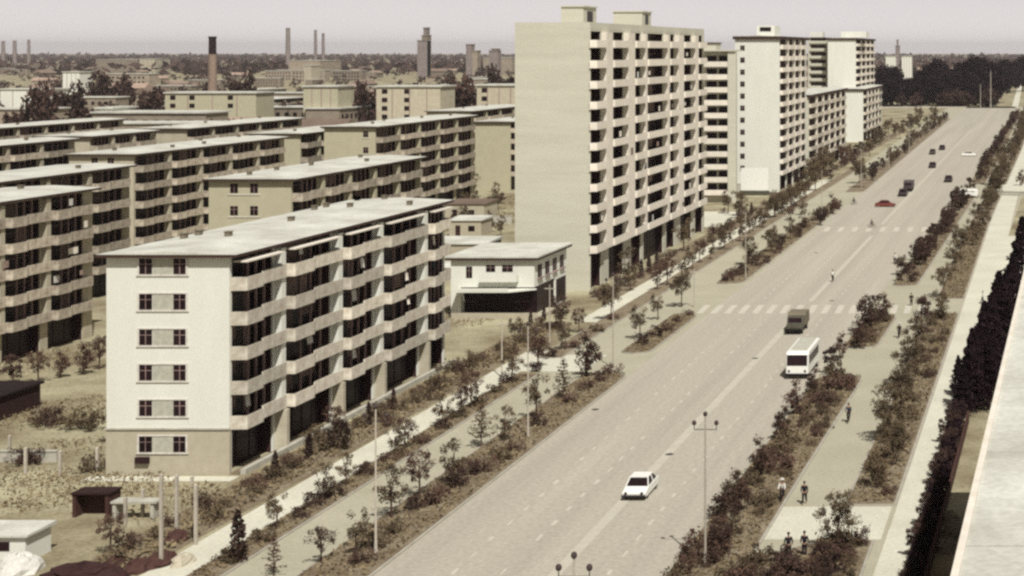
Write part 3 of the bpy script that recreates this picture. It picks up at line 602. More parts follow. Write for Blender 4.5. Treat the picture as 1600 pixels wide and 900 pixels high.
# western verge next to the carriageway: young conifers seen in the photograph, at their own spots (foot of trunk)
G1 = 'young trees of the verge between cycle lane and carriageway'
for px,py,hh,kind,lab in [
    (428,900,46,'conifer','small dark conifer on the cycle lane edge at the bottom of the picture'),
    (502,882,70,'young','dark layered young tree in front of the bushy one by the bottom verge'),
    (556,868,78,'young','bushy young tree beside the first pale lamp post'),
    (612,812,96,'young','pale thin young tree just up the verge from the first lamp post'),
    (656,778,86,'young','reddish young tree third along the verge from the first lamp post'),
    (707,758,80,'young','olive young tree with its long shadow blot on the verge'),
    (752,700,78,'conifer','tall dark maroon conifer across from the crumpled footpath shadows'),
    (788,692,62,'young','slim young tree by the second lamp post'),
    (838,655,80,'young','twiggy tree just past the second lamp post'),
    (880,625,62,'conifer','dark slim conifer near the end of the first verge'),
    (916,590,72,'dark','thick dark tree at the rounded end of the first verge')]:
    x,y = gp(px,py); s_ = (py-VY)/CAMH; H0 = {'conifer':5.2,'young':5.5,'dark':4.2}[kind]
    plant(kind,x,y,max(.5,hh/s_/H0),lab,name='tree')
# dark shrubs at the kerb side of the same verge
for i,(px,py) in enumerate([(560,882),(608,836),(578,858),(640,800),(660,792),(684,775),(705,762),(728,745),(752,738),(775,722),(800,706),(838,668),(885,630),(910,610),(935,598),(952,586),(1000,540),(1020,528),(1038,518),(1055,505),(1072,494)]):
    x,y = gp(px,py); plant('shrub',x+.3,y,random.uniform(.75,1.15),'low dark shrub in the kerbed bed beside the carriageway',G1.replace('young trees','low shrubs'),'shrub','shrub')
# shrub blots along the strip between cycle lane and footpath
for i,(px,py) in enumerate([(345,880),(395,848),(440,812),(488,793),(530,778),(565,745),(585,722),(600,736),(628,715),(668,693),(700,672),(735,655),(768,632),(795,615),(820,600),(850,580),(880,560),(905,545),(930,520),(960,500)]):
    x,y = gp(px,py); plant('shrub',-55.8+random.uniform(-.5,.5),y,random.uniform(.8,1.1),'dark round shrub in the narrow strip between footpath and cycle lane','shrubs of the strip between footpath and cycle lane','shrub','shrub',sz=.8)
for px,py,hh in [(745,640,70),(790,600,60),(420,830,70),(500,785,66),(548,762,60),(640,705,62),(690,668,58),(716,650,52),(875,575,60),(598,715,56),(826,575,55),(905,548,52)]:
    if hh: 
        x,y = gp(px,py); plant('young',-55.8,y,hh/((py-VY)/CAMH)/5.5,'thin young tree in the narrow strip between footpath and cycle lane','thin trees of the strip between footpath and cycle lane',z=.1)
# band of bushes and dark columns at the foot of the white ended block
for px,py,hh,lab in [(430,748,42,'black columnar conifer by the near corner of the white ended block'),(483,718,40,'black columnar conifer before the second shop bay'),(576,665,36,'columnar conifer before the third shop bay'),(615,640,32,'columnar conifer before the fourth shop bay'),(829,508,22,'columnar shrub closest to the pavilion'),(850,502,22,'columnar shrub beside the pavilion terrace'),(372,880,90,'lone slender sapling on the bright footpath edge')]:
    x,y = gp(px,py); plant('column' if hh<80 else 'column',x,y,hh/((py-VY)/CAMH)/2.8*(1 if hh<80 else .9),lab,name='columnar_conifer',cat='conifer')
rb = random.Random(3)
for i in range(62):
    y = 108 + 100*(i+rb.random())/62; x = rb.uniform(-65.0,-61.0)
    if rb.random()<.12: plant('young',x,y,rb.uniform(.4,.65),'small bushy tree among the bushes below the shops','small trees among the bushes below the shops',v=rb.randrange(3))
    else: plant('bush',x,y,rb.uniform(.7,1.35),'brownish bush in the planted band below the shops','bushes in the planted band below the shops','bush','bush')
x,y = gp(530,705); plant('dark',x,y,.75,'dark bushy tree leaning over the planted band before the shops')
for i in range(46):
    y = 226 + 330*(i/46)**1.3; x = rb.uniform(-64,-60.6); plant('bush' if rb.random()<.75 else 'young',x,y,rb.uniform(.7,1.2)*(1.5 if y>300 else 1.2),'bush at the foot of the avenue towers','bushes at the foot of the avenue towers','bush','bush')
# columnar conifers on the first tower's front
for i,px in enumerate((1010,1022,1034,1160,1180)):
    y = 61.5*F/(VX-px); plant('column',-62.3,y,.95,'thin dark conifer standing before the open ground floor of the cream tower','thin conifers before the cream tower',name='columnar_conifer',cat='conifer')
# trees between the avenue and towers further down
for px,py,hh,kind,lab in [
    (1065,480,58,'loose','thick olive tree at the western end of the near crosswalk'),(1000,530,60,'young','loose young tree near the long bed before the crosswalk'),(955,500,60,'loose','olive tree behind the tallest western lamp post'),(1028,500,46,'young','small thin tree opposite the crosswalk bed'),(985,455,40,'young','small tree by the bright patch below the tower'),
    (905,520,45,'young','small tree near the bright path end before the pavilion'),(1170,415,52,'loose','round loose tree in the second bed along the avenue'),(1205,395,44,'loose','olive tree halfway along the second bed'),(1235,375,40,'young','young tree in the middle of the second bed'),(1258,358,34,'young','young tree near the far end of the second bed'),
    (1282,352,30,'dark','dark tree at the far end of the second bed'),(1302,335,32,'dark','reddish dark tree closing the second bed')]:
    x,y = gp(px,py); s_=(py-VY)/CAMH; H0={'conifer':5.2,'young':5.5,'dark':4.2,'loose':6.5}[kind]; plant(kind,x,y,hh/s_/H0,lab)
rb = random.Random(5)
for i in range(30):
    y = 240+120*(i+.5*rb.random())/30; plant('shrub',interp(XL,y)-rb.uniform(.9,4.2),y,rb.uniform(.8,1.3),'low shrub in the second kerbed bed along the avenue','shrubs in the second kerbed bed','shrub','shrub')
for i in range(20):
    y = 228+150*(i+rb.random())/20; plant('young' if rb.random()<.5 else 'loose',-56.2+rb.uniform(-.6,.6),y,rb.uniform(.55,.85),'small loose tree lining the footpath before the towers','small trees lining the footpath before the towers')
for i in range(34):
    y = 395+420*(i+rb.random())/34; plant('dark' if rb.random()<.6 else 'loose',interp(XL,y)-rb.uniform(.8,4),y,rb.uniform(.7,1.1),'small dark tree in the far kerbed bed towards the woods','trees in the far kerbed bed towards the woods')
for i in range(36):
    y = 385+430*(i+rb.random())/36; plant('loose' if rb.random()<.6 else 'dark',rb.choice((-57,-61.5,-63))+rb.uniform(-1,1),y,rb.uniform(.8,1.3),'small tree along the far footpath below the wings','trees along the far footpath below the wings')

# eastern verge: dark maroon bushes and small trees
rb = random.Random(8)
for px,py,hh,kind,lab in [
    (1070,900,60,'dark','dark round tree at the lowest end of the eastern verge'),(1125,868,62,'dark','dark maroon tree beside the nearest eastern lamp post'),(1155,800,64,'dark','dark red bush tree where the verge narrows'),(1190,745,60,'dark','dark reddish tree mid way up the eastern verge'),
    (1222,690,56,'dark','dense dark tree below the bus'),(1245,650,56,'dark','tallest dark tree below the bus'),(1272,620,44,'dark','small dark tree just past the bus front'),(1298,585,46,'dark','slim dark tree beside the bus'),(1312,560,40,'dark','small dark tree at the verge gap'),
    (1345,545,44,'dark','dark bush tree in the short verge before the crosswalk'),(1360,520,68,'dark','tall leaning dark tree in the short verge before the crosswalk'),(1380,498,40,'dark','small dark tree right at the crosswalk end')]:
    x,y = gp(px,py); s_=(py-VY)/CAMH; plant(kind,x,y,hh/s_/4.2,lab)
for i in range(44):
    y = 104+66*(i+rb.random())/44; plant('shrub' if rb.random()<.6 else 'bush',interp(XR,y)+rb.uniform(.9,4.6),y,rb.uniform(.7,1.4),'dark maroon shrub in the eastern verge','dark shrubs in the eastern verge','shrub','shrub')
for i in range(14):
    y = 188+21*(i+rb.random())/14; plant('shrub',interp(XR,y)+rb.uniform(.9,3.8),y,rb.uniform(.7,1.2),'dark shrub in the short verge before the crosswalk','dark shrubs in the short verge before the crosswalk','shrub','shrub')
for i in range(52):
    y = 238+148*(i+rb.random())/52; plant('dark' if rb.random()<.5 else 'shrub',interp(XR,y)+rb.uniform(1.0,3.6),y,rb.uniform(.75,1.1),'dark red hedge bush past the near crosswalk','hedge bushes past the near crosswalk','bush','bush',v=rb.choice((0,1)))
for i in range(60):
    y = 418+440*(i+rb.random())/60; plant('dark',interp(XR,y)+rb.uniform(1.2,4.2),y,rb.uniform(.7,1.0),'dark bush in the far hedge beside the avenue','bushes in the far hedge beside the avenue','bush','bush')
x,y=gp(1408,430); plant('loose',x,y,.5,'small olive tree at the near tip of the dark hedge')

# eastern tree strip
for px,py,hh,kind,lab in [
    (1310,862,118,'loose','big loose olive tree at the bottom shrub patch'),(1372,765,86,'loose','leaning loose tree at the near tip of the tree strip'),(1395,730,95,'loose','bushy olive tree second in the tree strip'),(1388,690,110,'loose','large sprawling olive tree in the tree strip'),
    (1408,650,100,'loose','dense olive tree in the middle of the strip'),(1420,600,90,'loose','tall olive tree above the middle of the strip'),(1432,560,80,'loose','olive tree below the dark purple tree'),(1440,515,66,'dark','purple brown tree near the crosswalk end of the strip'),(1470,500,60,'loose','olive tree at the crosswalk end of the strip'),
    (1475,465,66,'loose','olive tree just past the crosswalk in the strip'),(1492,425,62,'loose','round olive tree past the crosswalk'),(1500,405,66,'loose','spreading olive tree beside the black conifers'),(1520,385,56,'loose','olive tree opposite the first black conifer'),(1530,362,60,'loose','tall olive tree before the side road'),(1543,335,50,'loose','olive tree at the side road corner'),(1555,310,50,'loose','olive tree just past the side road')]:
    x,y = gp(px,py); s_=(py-VY)/CAMH; plant(kind,x,y,hh/s_/{'loose':6.5,'dark':4.2}[kind]*.85,lab)
for i in range(30):
    y = 340+500*(i+rb.random())/30; plant('loose',interp(SX,y)+rb.uniform(.4,3.4),y,rb.uniform(.8,1.15),'olive tree in the far part of the eastern tree row','trees in the far part of the eastern tree row')
for i in range(26):
    y = 124+86*(i+rb.random())/26; plant('bush',interp(SX,y)+rb.uniform(.5,3.4),y,rb.uniform(.7,1.3),'low bush under the trees of the eastern strip','bushes under the trees of the eastern strip','bush','bush')
for i in range(56):
    y = rb.uniform(100,112.8); plant('shrub' if rb.random()<.6 else 'bush',rb.uniform(-20.2 if y<108.5 else -15.6,-12.9),y,rb.uniform(.6,1.2),'shrub in the square bed at the bottom of the picture','shrubs in the square bed at the bottom','shrub','shrub')
# hedge beside the pale footpath: one long clipped hedge
def hedge(label, x0f, y0, y1, wd, h, lm='leaf_dark', n=9000, seed=1):
    rnd = random.Random(seed); c = MB()
    for j in range(n):
        y = rnd.uniform(y0,y1); a = rnd.random(); zz = h*(rnd.random()**.6)*(1+.22*math.sin(y*.9)+.15*math.sin(y*2.3)); x = x0f(y)+rnd.uniform(0,wd)
        leaf(c,(x,y,zz),.17,rnd)
    return tag(c.build('hedge',lm),label,'hedge')
hx = lambda y: interp([(60,-9.3),(161,-8.7),(235,-7.4)],y)
hedge('long dark hedge along the pale eastern footpath', hx, 96, 160, 1.1, 1.7, 'leaf_black', 9000, 2)
hb=random.Random(4)
for i in range(26):
    y=98+62*(i+hb.random())/26; plant('dark',hx(y)+hb.uniform(.1,.9),y,hb.uniform(.45,.7),'dark bush growing out of the long eastern hedge','bushes growing out of the long eastern hedge','bush','bush',v=hb.choice((0,1)))
for i,(px,py,hh,v) in enumerate([(1505,652,82,0),(1519,642,128,1),(1529,632,125,0),(1538,622,150,1),(1549,600,140,0),(1561,575,150,1),(1570,548,120,0),(1582,520,120,1),(1597,500,160,0),(1497,618,62,1),(1545,640,110,0)]):
    x,y=gp(px,py); s_=(py-VY)/CAMH; H0=13 if v==0 else 12
    plant('fir',x,y,hh/s_/H0,sz=1.0,label=['black conifer at the near end of the conifer row by the flat roof','second black conifer from the near end of the row','third black conifer from the near end','broad black conifer in the middle of the row','black conifer just past the middle of the row','tall black conifer towards the crosswalk','slim black conifer level with the crosswalk','black conifer closest to the flat roof edge','black conifer at the far end of the row by the frame','short black conifer jutting over the pale footpath','black conifer tucked against the roof side of the row'][i],name='conifer',cat='conifer',v=v)
x,y=gp(1594,290); plant('dark',x,y,1.0,'single black tree at the frame edge above the side road')
wall_thing('thin garden wall beside the side road at the frame edge',gp(1540,305),gp(1640,308),1.0)
# yard items between hedge and roof
for i,(px,py) in enumerate([(1484,818),(1489,838),(1480,862)]):
    x,y=gp(px,py); heap('covered_bicycle_heap',['tan covered heap farthest up the narrow yard','tan covered heap in the middle of the narrow yard','tan covered heap at the bottom of the narrow yard'][i],'covered heap',x,y,.9,.7,.9,'canvas',40+i)
wall_thing('thin rail wall along the inner side of the dark hedge',(-7.9,98),(-7.3,150),.9,mat='red_brick',t_=.12)

# ground cover in the beds: countless tufts
rc = random.Random(12); gc = MB()
def tufts(fa, fb, y0, y1, dens, sz=.16):
    n = int((y1-y0)*abs(fb(y0)-fa(y0))*dens)
    for j in range(n):
        y = rc.uniform(y0,y1); x = rc.uniform(fa(y)+.35, fb(y)-.35); leaf(gc,(x,y,.17+rc.random()*.15),sz,rc)
for fa,fb,a,b in VERGES: tufts(fa,fb,max(a,100)+.5,min(b,320)-.5,11 if b<240 else 6)
for P,o1,o2,a,b in S2[:2]: tufts(fl(P,o1),fl(P,o2),a+.4,min(b,320),10)
tufts(lambda y:-57.0,lambda y:-54.5,102,171,13); tufts(lambda y:-65.2,lambda y:-60.6,102,200,8,.2); tufts(lambda y:-20.8,lambda y:-12.3,100,110,14)
tag(gc.build('ground_cover','scrub'),'low brown tufts and weeds filling the kerbed beds','ground cover',kind='stuff')
gy = MB(); rc = random.Random(14)
patches = [(gp(120,760),8,2.4),(gp(230,770),6,1.8),(gp(60,745),7,2),(gp(320,775),3,1.6),(gp(60,655),9,3),(gp(110,640),8,3.5),(gp(20,575),6,3),(gp(60,560),7,3),(gp(130,650),6,2.5),(gp(120,700),5,2),(gp(40,790),4,1.6),(gp(180,740),6,2),(gp(90,780),4,2),(gp(240,800),3,2.2),(gp(720,350),8,8),(gp(770,320),10,14),(gp(720,500),5,4),(gp(760,345),8,10),(gp(650,640),1,1)]
for (cx,cy),rx,ry in patches:
    for j in range(int(rx*ry*26)):
        t=rc.uniform(0,6.283); q=math.sqrt(rc.random()); leaf(gy,(cx+rx*q*math.cos(t),cy+ry*q*math.sin(t)*1.6,rc.random()*.35),.15,rc)
tag(gy.build('undergrowth','scrub'),'straggling undergrowth patches in the pale yards','undergrowth',kind='stuff')
for i,(px,py,k_,sc_) in enumerate([(95,590,'dark',.7),(130,585,'dark',.8),(155,578,'young',.8),(60,598,'young',.7),(140,672,'shrub',1.3),(110,672,'shrub',1.2),(80,668,'shrub',1.3),(60,665,'shrub',1.1),(20,600,'dark',.8),(148,735,'bush',1.4),(30,728,'shrub',1.0),(55,725,'shrub',.9)]):
    x,y=gp(px,py); plant(k_,x,y,sc_,['dark bushy tree at the foot of the cut off balconied block','dark tree by the far corner of the cut off block','pale young tree next to the white end wall','young tree below the first shaded openings','hedge shrub nearest the white end wall','second hedge shrub from the white end wall','third hedge shrub from the white end wall','hedge shrub beside the dark shed','dark tree almost at the frame edge above the shed','bush against the brick base of the white block','scrubby bush behind the short fence posts','bush between the short fence posts'][i],cat='tree' if k_ in('dark','young') else 'shrub',name='tree' if k_ in('dark','young') else 'shrub')
rb = random.Random(21)
for i in range(40):
    px=rb.uniform(695,880); py=rb.uniform(300,372) if px<800 else rb.uniform(0,0)
    if px>=800: continue
    x,y=gp(px,py); plant(rb.choice(('young','loose','dark')),x,y,rb.uniform(.45,.8),'small tree in the yard between the white ended block and the cream tower','trees in the yard behind the pavilion')
for i in range(16):
    x,y=gp(rb.uniform(705,920),rb.uniform(478,520)); 
    if -78<x<-65 and 196<y<232: continue
    plant(rb.choice(('bush','bush','young')),x,y,rb.uniform(.6,1.0),'bush in front of the white pavilion','bushes in front of the white pavilion','bush','bush')
for i in range(14):
    x,y=gp(rb.uniform(1130,1260),rb.uniform(318,345)); plant(rb.choice(('bush','young')),x,y,rb.uniform(.6,1.1),'bush near the foot of the blank billboard','bushes near the blank billboard','bush','bush')

# ------------------------------------------------------------------ street lamps
def lamp(x,y,label,group=None):
    t = thing('street_lamp',label,'street lamp',(x,y,0.1),group=group)
    p_=MB(); p_.tube((0,0,0),(0,0,.9),.14,.10,8); p_.tube((0,0,.9),(0,0,10.0),.085,.05,8); p_.build('pole','pole',t)
    p_=MB(); p_.tube((-.75,0,9.15),(.75,0,9.15),.03,.03,6); p_.tube((-.75,0,9.15),(-.75,0,9.4),.03,.03,6); p_.tube((.75,0,9.15),(.75,0,9.4),.03,.03,6); p_.build('arm','dark_metal',t)
    g_=MB(); g_.ball((0,0,0),.16,1.15,n=10); me=g_.mesh('globe','lamp_glass')
    put('globe',me,t,(0,0,10.2)); put('globe',me,t,(-.75,0,9.6)); put('globe',me,t,(.75,0,9.6))
    return t
for i,(px,py) in enumerate([(587,868),(825,685),(958,575),(1165,435)]):
    x,y=gp(px,py); lamp(x,y,['three globe lamp post nearest on the western verge','second lamp post along the western verge','tall lamp post at the junction gap of the western verge','lamp post in the second western bed'][i])
L0=78; lamp(-23,77.9,'three globe lamp post whose foot is below the picture edge'); lamp(*gp(1102,885),'three globe lamp post rising from the dark bushes over the carriageway')
for i in range(4): lamp(-46.3,330+i*70,'small distant lamp post on the far western bed','distant lamp posts on the far western bed')
x,y=gp(1548,168); t=lamp(x,y,'very tall pale pole beyond the end of the avenue'); t.scale=(4,4,2.2)
x,y=gp(1532,168); t=lamp(x,y,'slender pale pole beside the very tall one'); t.scale=(2.5,2.5,1.4)
# pole next to pavilion end and utility poles on the far footpath
for i,(px,py,hh) in enumerate([(960,545,100),(825,590,90),(1085,480,60)]):
    x,y=gp(px,py); s_=(py-VY)/CAMH; p_=MB(); p_.tube((0,0,0),(0,0,hh/s_),.09,.06,7); p_.box(-.6,.6,-.05,.05,hh/s_-.5,hh/s_-.38)
    tag(p_.build('utility_pole','pole',None,(-58.0 if i<2 else x,y,0)),['plain pole with crossbar beside the junction footpath','plain pole with crossbar on the bright footpath','plain pole at the crosswalk end of the bed'][i],'pole')

# ------------------------------------------------------------------ vehicles
def wheel_set(t, W, ys, r=.31, wd=.2):
    for y in ys:
        for sx in (-1,1):
            b=MB(); x0=sx*(W/2-.02); b.tube((x0-sx*wd,y,r),(x0,y,r),r,r,14,0); b.tube((x0,y,r),(x0+sx*.01,y,r),r*.55,r*.5,10,1); b.build('wheel',['rubber','pole'],t)
def car(label,x,y,rz=0,paint='car_white',style='sedan',scale=1.0,cat='car',group=None,name='parked_car',W=1.75):
    t=thing(name,label,cat,(x,y,.012),rz,group); t.scale=(scale,)*3; h=W/2
    if style=='sedan': low=[(-2.15,.28),(-2.2,.62),(-1.15,.86),(1.55,.90),(2.15,.82),(2.2,.35),(2.1,.25),(-2.05,.22)]; cab=[(-1.15,.86),(-.55,1.40),(.85,1.42),(1.6,.89)]
    else: low=[(-2.15,.28),(-2.2,.68),(-1.25,.92),(2.05,.95),(2.12,.8),(2.12,.3),(2.05,.25),(-2.05,.22)]; cab=[(-1.25,.92),(-.65,1.50),(1.75,1.52),(2.06,.95)]
    b=MB(); b.profile(low,-h,h); me=b.mesh('body',paint); o=put('body',me,t); bv=o.modifiers.new('b','BEVEL'); bv.width=.09; bv.segments=2; bv.limit_method='ANGLE'
    b=MB(); n=len(cab); k=.13
    vs=[(-h+.06,yy,zz) if j in (0,3) else (-h+k+.1,yy,zz) for j,(yy,zz) in enumerate(cab)]+[(h-.06,yy,zz) if j in (0,3) else (h-k-.1,yy,zz) for j,(yy,zz) in enumerate(cab)]
    b.add(vs,[(0,1,2,3),(7,6,5,4),(0,4,5,1),(2,6,7,3),(1,5,6,2)]); b.build('glasshouse','glass',t)
    b=MB(); (ya,za),(yb,zb)=cab[1],cab[2]; b.box(-h+k+.07,h-k-.07,ya-.03,yb+.06,za-.01,za+.05); 
    for (p,q) in ((cab[0],cab[1]),(cab[3],cab[2])):
        for sx in (-1,1): b.tube((sx*(h-.06),p[0],p[1]),(sx*(h-k-.1),q[0],q[1]),.045,.045,5)
    for sx in (-1,1): b.tube((sx*(h-.05),.35,.9),(sx*(h-k-.09),.3,1.42),.045,.045,5)
    b.build('roof',paint,t)
    for sx in (-1,1):
        b=MB(); b.tube((sx*(h-.3),-2.17,.58),(sx*(h-.3),-2.225,.58),.12,.12,10); b.build('headlight','lamp_glass',t)
    b=MB(); b.box(-h-.01,h+.01,-2.3,-2.17,.30,.44); b.build('bumper','dark_metal',t)
    wheel_set(t,W,(-1.35,1.3)); return t
def bus(label,x,y,rz=0,L=9.0,W=2.4,H0=2.85,paint='car_white',cat='bus',name='bus'):
    t=thing(name,label,cat,(x,y,.012),rz); h=W/2
    b=MB(); b.profile([(-L/2,.45),(-L/2,1.45),(-L/2+.18,H0-.22),(-L/2+.5,H0-.02),(-L/2+.9,H0),(L/2-.3,H0),(L/2,H0-.2),(L/2,.45)],-h,h); o=b.build('body',paint,t); bv=o.modifiers.new('b','BEVEL'); bv.width=.14; bv.segments=3; bv.limit_method='ANGLE'
    b=MB(); b.add([(-h+.12,-L/2-.012,1.42),(h-.12,-L/2-.012,1.42),(h-.12,-L/2+.165,H0-.32),(-h+.12,-L/2+.165,H0-.32)],[(0,1,2,3)]); b.box(-h+.12,h-.12,-L/2-.0,-L/2+.3,1.4,1.42); b.build('windscreen','glass',t)
    for sx in (-1,1):
        n=int((L-1.4)/1.15)
        for i in range(n):
            b=MB(); yy=-L/2+.8+i*1.15; b.box(min(sx*h,sx*(h+.015)),max(sx*h,sx*(h+.015)),yy,yy+.95,1.45,H0-.5); b.build('window','glass',t)
        b=MB(); b.tube((sx*(h-.35),-L/2+.01,.85),(sx*(h-.35),-L/2-.03,.85),.13,.13,10); b.build('headlight','lamp_glass',t)
    b=MB(); b.box(-h-.02,h+.02,-L/2-.1,-L/2+.1,.34,.60); b.build('bumper','rubber',t)
    b=MB(); b.box(-h+.35,h-.35,-L/2+1.1,L/2-.8,H0+.003,H0+.10); b.build('roof_rack','grey_panel',t)
    wheel_set(t,W,(-L/2+1.7,L/2-2.1),.46,.26); return t
def truck(label,x,y,rz=0,sc_=1.0,cover='canvas',paint='car_green',cat='truck'):
    t=thing('truck',label,cat,(x,y,.012),rz); t.scale=(sc_,)*3
    b=MB(); b.profile([(-2.7,.5),(-2.75,1.0),(-1.7,1.15),(-1.45,1.85),(-.5,1.88),(-.45,.5)],-.95,.95); o=b.build('cab',paint,t); bv=o.modifiers.new('b','BEVEL'); bv.width=.08; bv.segments=2
    b=MB(); b.add([(-.8,-1.69,1.2),(.8,-1.69,1.2),(.75,-1.5,1.78),(-.75,-1.5,1.78)],[(0,1,2,3)]); b.build('windscreen','glass',t)
    b=MB(); b.profile([(-.4,.75),(-.4,1.9),(-.2,2.15),(2.5,2.15),(2.7,1.9),(2.7,.75)],-1.05,1.05); b.build('cargo_cover',cover,t)
    b=MB(); b.box(-1.0,1.0,-2.9,-2.7,.45,.65); b.build('bumper','rubber',t)
    b=MB(); b.box(-.9,.9,-2.6,2.6,.45,.7); b.build('chassis','rubber',t)
    wheel_set(t,2.0,(-1.9,1.6),.38,.24); return t
x,y=gp(990,783); car('white saloon car driving alone down the middle of the carriageway',x,y+2.2,0,'car_white','sedan',1.0,W=1.85,name='saloon_car')
x,y=gp(1245,593); bus('white bus with dark windscreen driving down beside the dark eastern verge',x,y+4.6)
x,y=gp(1240,523); truck('canvas covered truck driving just ahead of the white bus',x,y+2.8,0,1.05)
x,y=gp(1411,306); truck('dark truck with tall load far down the avenue behind another vehicle',x+.1,y+14,0,1.15,cover='car_dark',paint='car_dark')
x,y=gp(1411,306); car('dark car directly in front of the far dark truck',x,y,0,'car_dark','sedan',1.15,name='car')
x,y=gp(1383,323); car('red brown car turning across the avenue',x,y,R(88),'car_red','sedan',1.0,name='car')
for px,py,p_,lab,sc_ in [(1457,262,'car_dark','dark car nearest of the three far ones in the western lanes',1.15),(1457,241,'car_green','greenish car in the middle of the three far ones',1.1),(1472,234,'car_dark','dark car farthest up of the three',1.15),(1482,284,'car_dark','dark car close to the eastern kerb far down the avenue',1.15),(1514,244,'car_white','pale car farthest up the eastern lanes',1.1)]:
    x,y=gp(px,py); car(lab,x,y,0 if px!=1514 else R(90),p_,'estate' if p_=='car_green' else 'sedan',sc_,name='car')
x,y=gp(1513,309); bus('small white minibus broadside in the gap of the eastern hedge',x,y,R(90),L=4.6,W=2.0,H0=2.1,cat='minibus',name='minibus')

for px,py in ((1046,710),(1300,470),(930,640),(1180,560),(1275,395)):  # flat dark discs for small dark marks on the carriageway
    x,y=gp(px,py); c=MB(); c.tube((0,0,.009),(0,0,.016),.36,.36,16); tag(c.build('road_disc','dark_metal',None,(x,y,0)),'small round dark disc set in the pale carriageway','manhole cover','dark discs in the carriageway')
# ------------------------------------------------------------------ people and bicycles
def skin_obj(name, joints, edges, mat, parent, root=0, sub=1):
    me=bpy.data.meshes.new(name); me.from_pydata([j[0] for j in joints],edges,[]); me.materials.append(M[mat])
    o=put(name,me,parent); m=o.modifiers.new('s','SKIN')
    for i,j in enumerate(joints): me.skin_vertices[0].data[i].radius=(j[1],j[1]*(j[2] if len(j)>2 else 1)); 
    me.skin_vertices[0].data[root].use_root=True
    m.use_smooth_shade=True; s=o.modifiers.new('u','SUBSURF'); s.levels=sub; s.render_levels=sub; return o
POSES={}
def person(label,x,y,rz=0,pose='walk',shirt='cloth_dark',legs='cloth_dark',hat=None,name='person',z=0.02):
    t=thing(name,label,'person',(x,y,z),rz)
    if pose=='walk':
        hip=(0,0,.92); kn=((-.10,-.16,.50),(.10,.10,.50)); an=((-.10,-.22,.09),(.10,.34,.12)); ft=((-.10,-.38,.04),(.10,.20,.04)); sh=1.42; lean=-.03
        el=((-.26,.10,1.12),(.26,-.10,1.12)); ha=((-.26,.02,.86),(.26,-.22,.88))
    elif pose=='stand':
        hip=(0,0,.92); kn=((-.10,-.02,.50),(.10,-.02,.50)); an=((-.11,0,.09),(.11,0,.09)); ft=((-.12,-.16,.04),(.12,-.16,.04)); sh=1.42; lean=0
        el=((-.27,.02,1.14),(.27,.02,1.14)); ha=((-.26,-.06,.88),(.26,-.06,.88))
    else: # riding
        hip=(0,.18,.98); kn=((-.11,-.14,.72),(.11,-.24,.86)); an=((-.11,.0,.26),(.11,-.05,.46)); ft=((-.11,-.15,.20),(.11,-.2,.40)); sh=1.44; lean=-.14
        el=((-.25,-.16,1.18),(.25,-.16,1.18)); ha=((-.25,-.42,1.06),(.25,-.42,1.06))
    hx_,hy,hz=hip; sy=hy+lean
    J=[(hip,.11,.8),((0,(hy+sy)/2,1.16),.09,.75),((0,sy,sh-.04),.09,.6),((0,sy-.01,sh+.09),.05),((0,sy-.03,sh+.20),.085,1.1),((0,sy-.03,sh+.29),.07),
       ((-.19,sy,sh-.03),.055),(el[0],.042),(ha[0],.035),((.19,sy,sh-.03),.055),(el[1],.042),(ha[1],.035),
       ((-.10,hy,hz-.08),.10),(kn[0],.07),(an[0],.05),(ft[0],.035),((.10,hy,hz-.08),.10),(kn[1],.07),(an[1],.05),(ft[1],.035)]
    E=[(0,1),(1,2),(2,3),(3,4),(4,5),(2,6),(6,7),(7,8),(2,9),(9,10),(10,11),(0,12),(12,13),(13,14),(14,15),(0,16),(16,17),(17,18),(18,19)]
    skin_obj('body',J,E,'skin',t)
    k=1.16; T=[(p,r,*q) for p,r,*q in [(J[0][0],.185,.8),(J[1][0],.165,.8),(J[2][0],.165,.75),(J[6][0],.075),(J[7][0],.055),(J[9][0],.075),(J[10][0],.055)]]
    wr=[tuple(a*.25+b*.75 for a,b in zip(J[i][0],J[i+1][0])) for i in (7,10)]
    T+= [(wr[0],.05),(wr[1],.05)]
    skin_obj('shirt',T,[(0,1),(1,2),(2,3),(3,4),(2,5),(5,6),(4,7),(6,8)],shirt,t)
    G=[((hx_,hy,hz+.05),.15,.85)]+[(J[i][0],J[i][1]*1.22) for i in (12,13,14,16,17,18)]
    skin_obj('trousers',G,[(0,1),(1,2),(2,3),(0,4),(4,5),(5,6)],legs,t)
    b=MB(); b.ball((0,sy-.015,sh+.275),.105,.95,n=10); b.build('hair','hair',t)
    b=MB(); b.tube((0,sy-.115,sh+.2),(0,sy-.14,sh+.185),.018,.012,5); b.build('nose','skin',t)
    if hat:
        b=MB(); b.tube((0,sy-.02,sh+.31),(0,sy-.02,sh+.33),.19,.18,14); b.tube((0,sy-.02,sh+.33),(0,sy-.02,sh+.43),.12,.10,12); b.build('hat',hat,t)
    return t
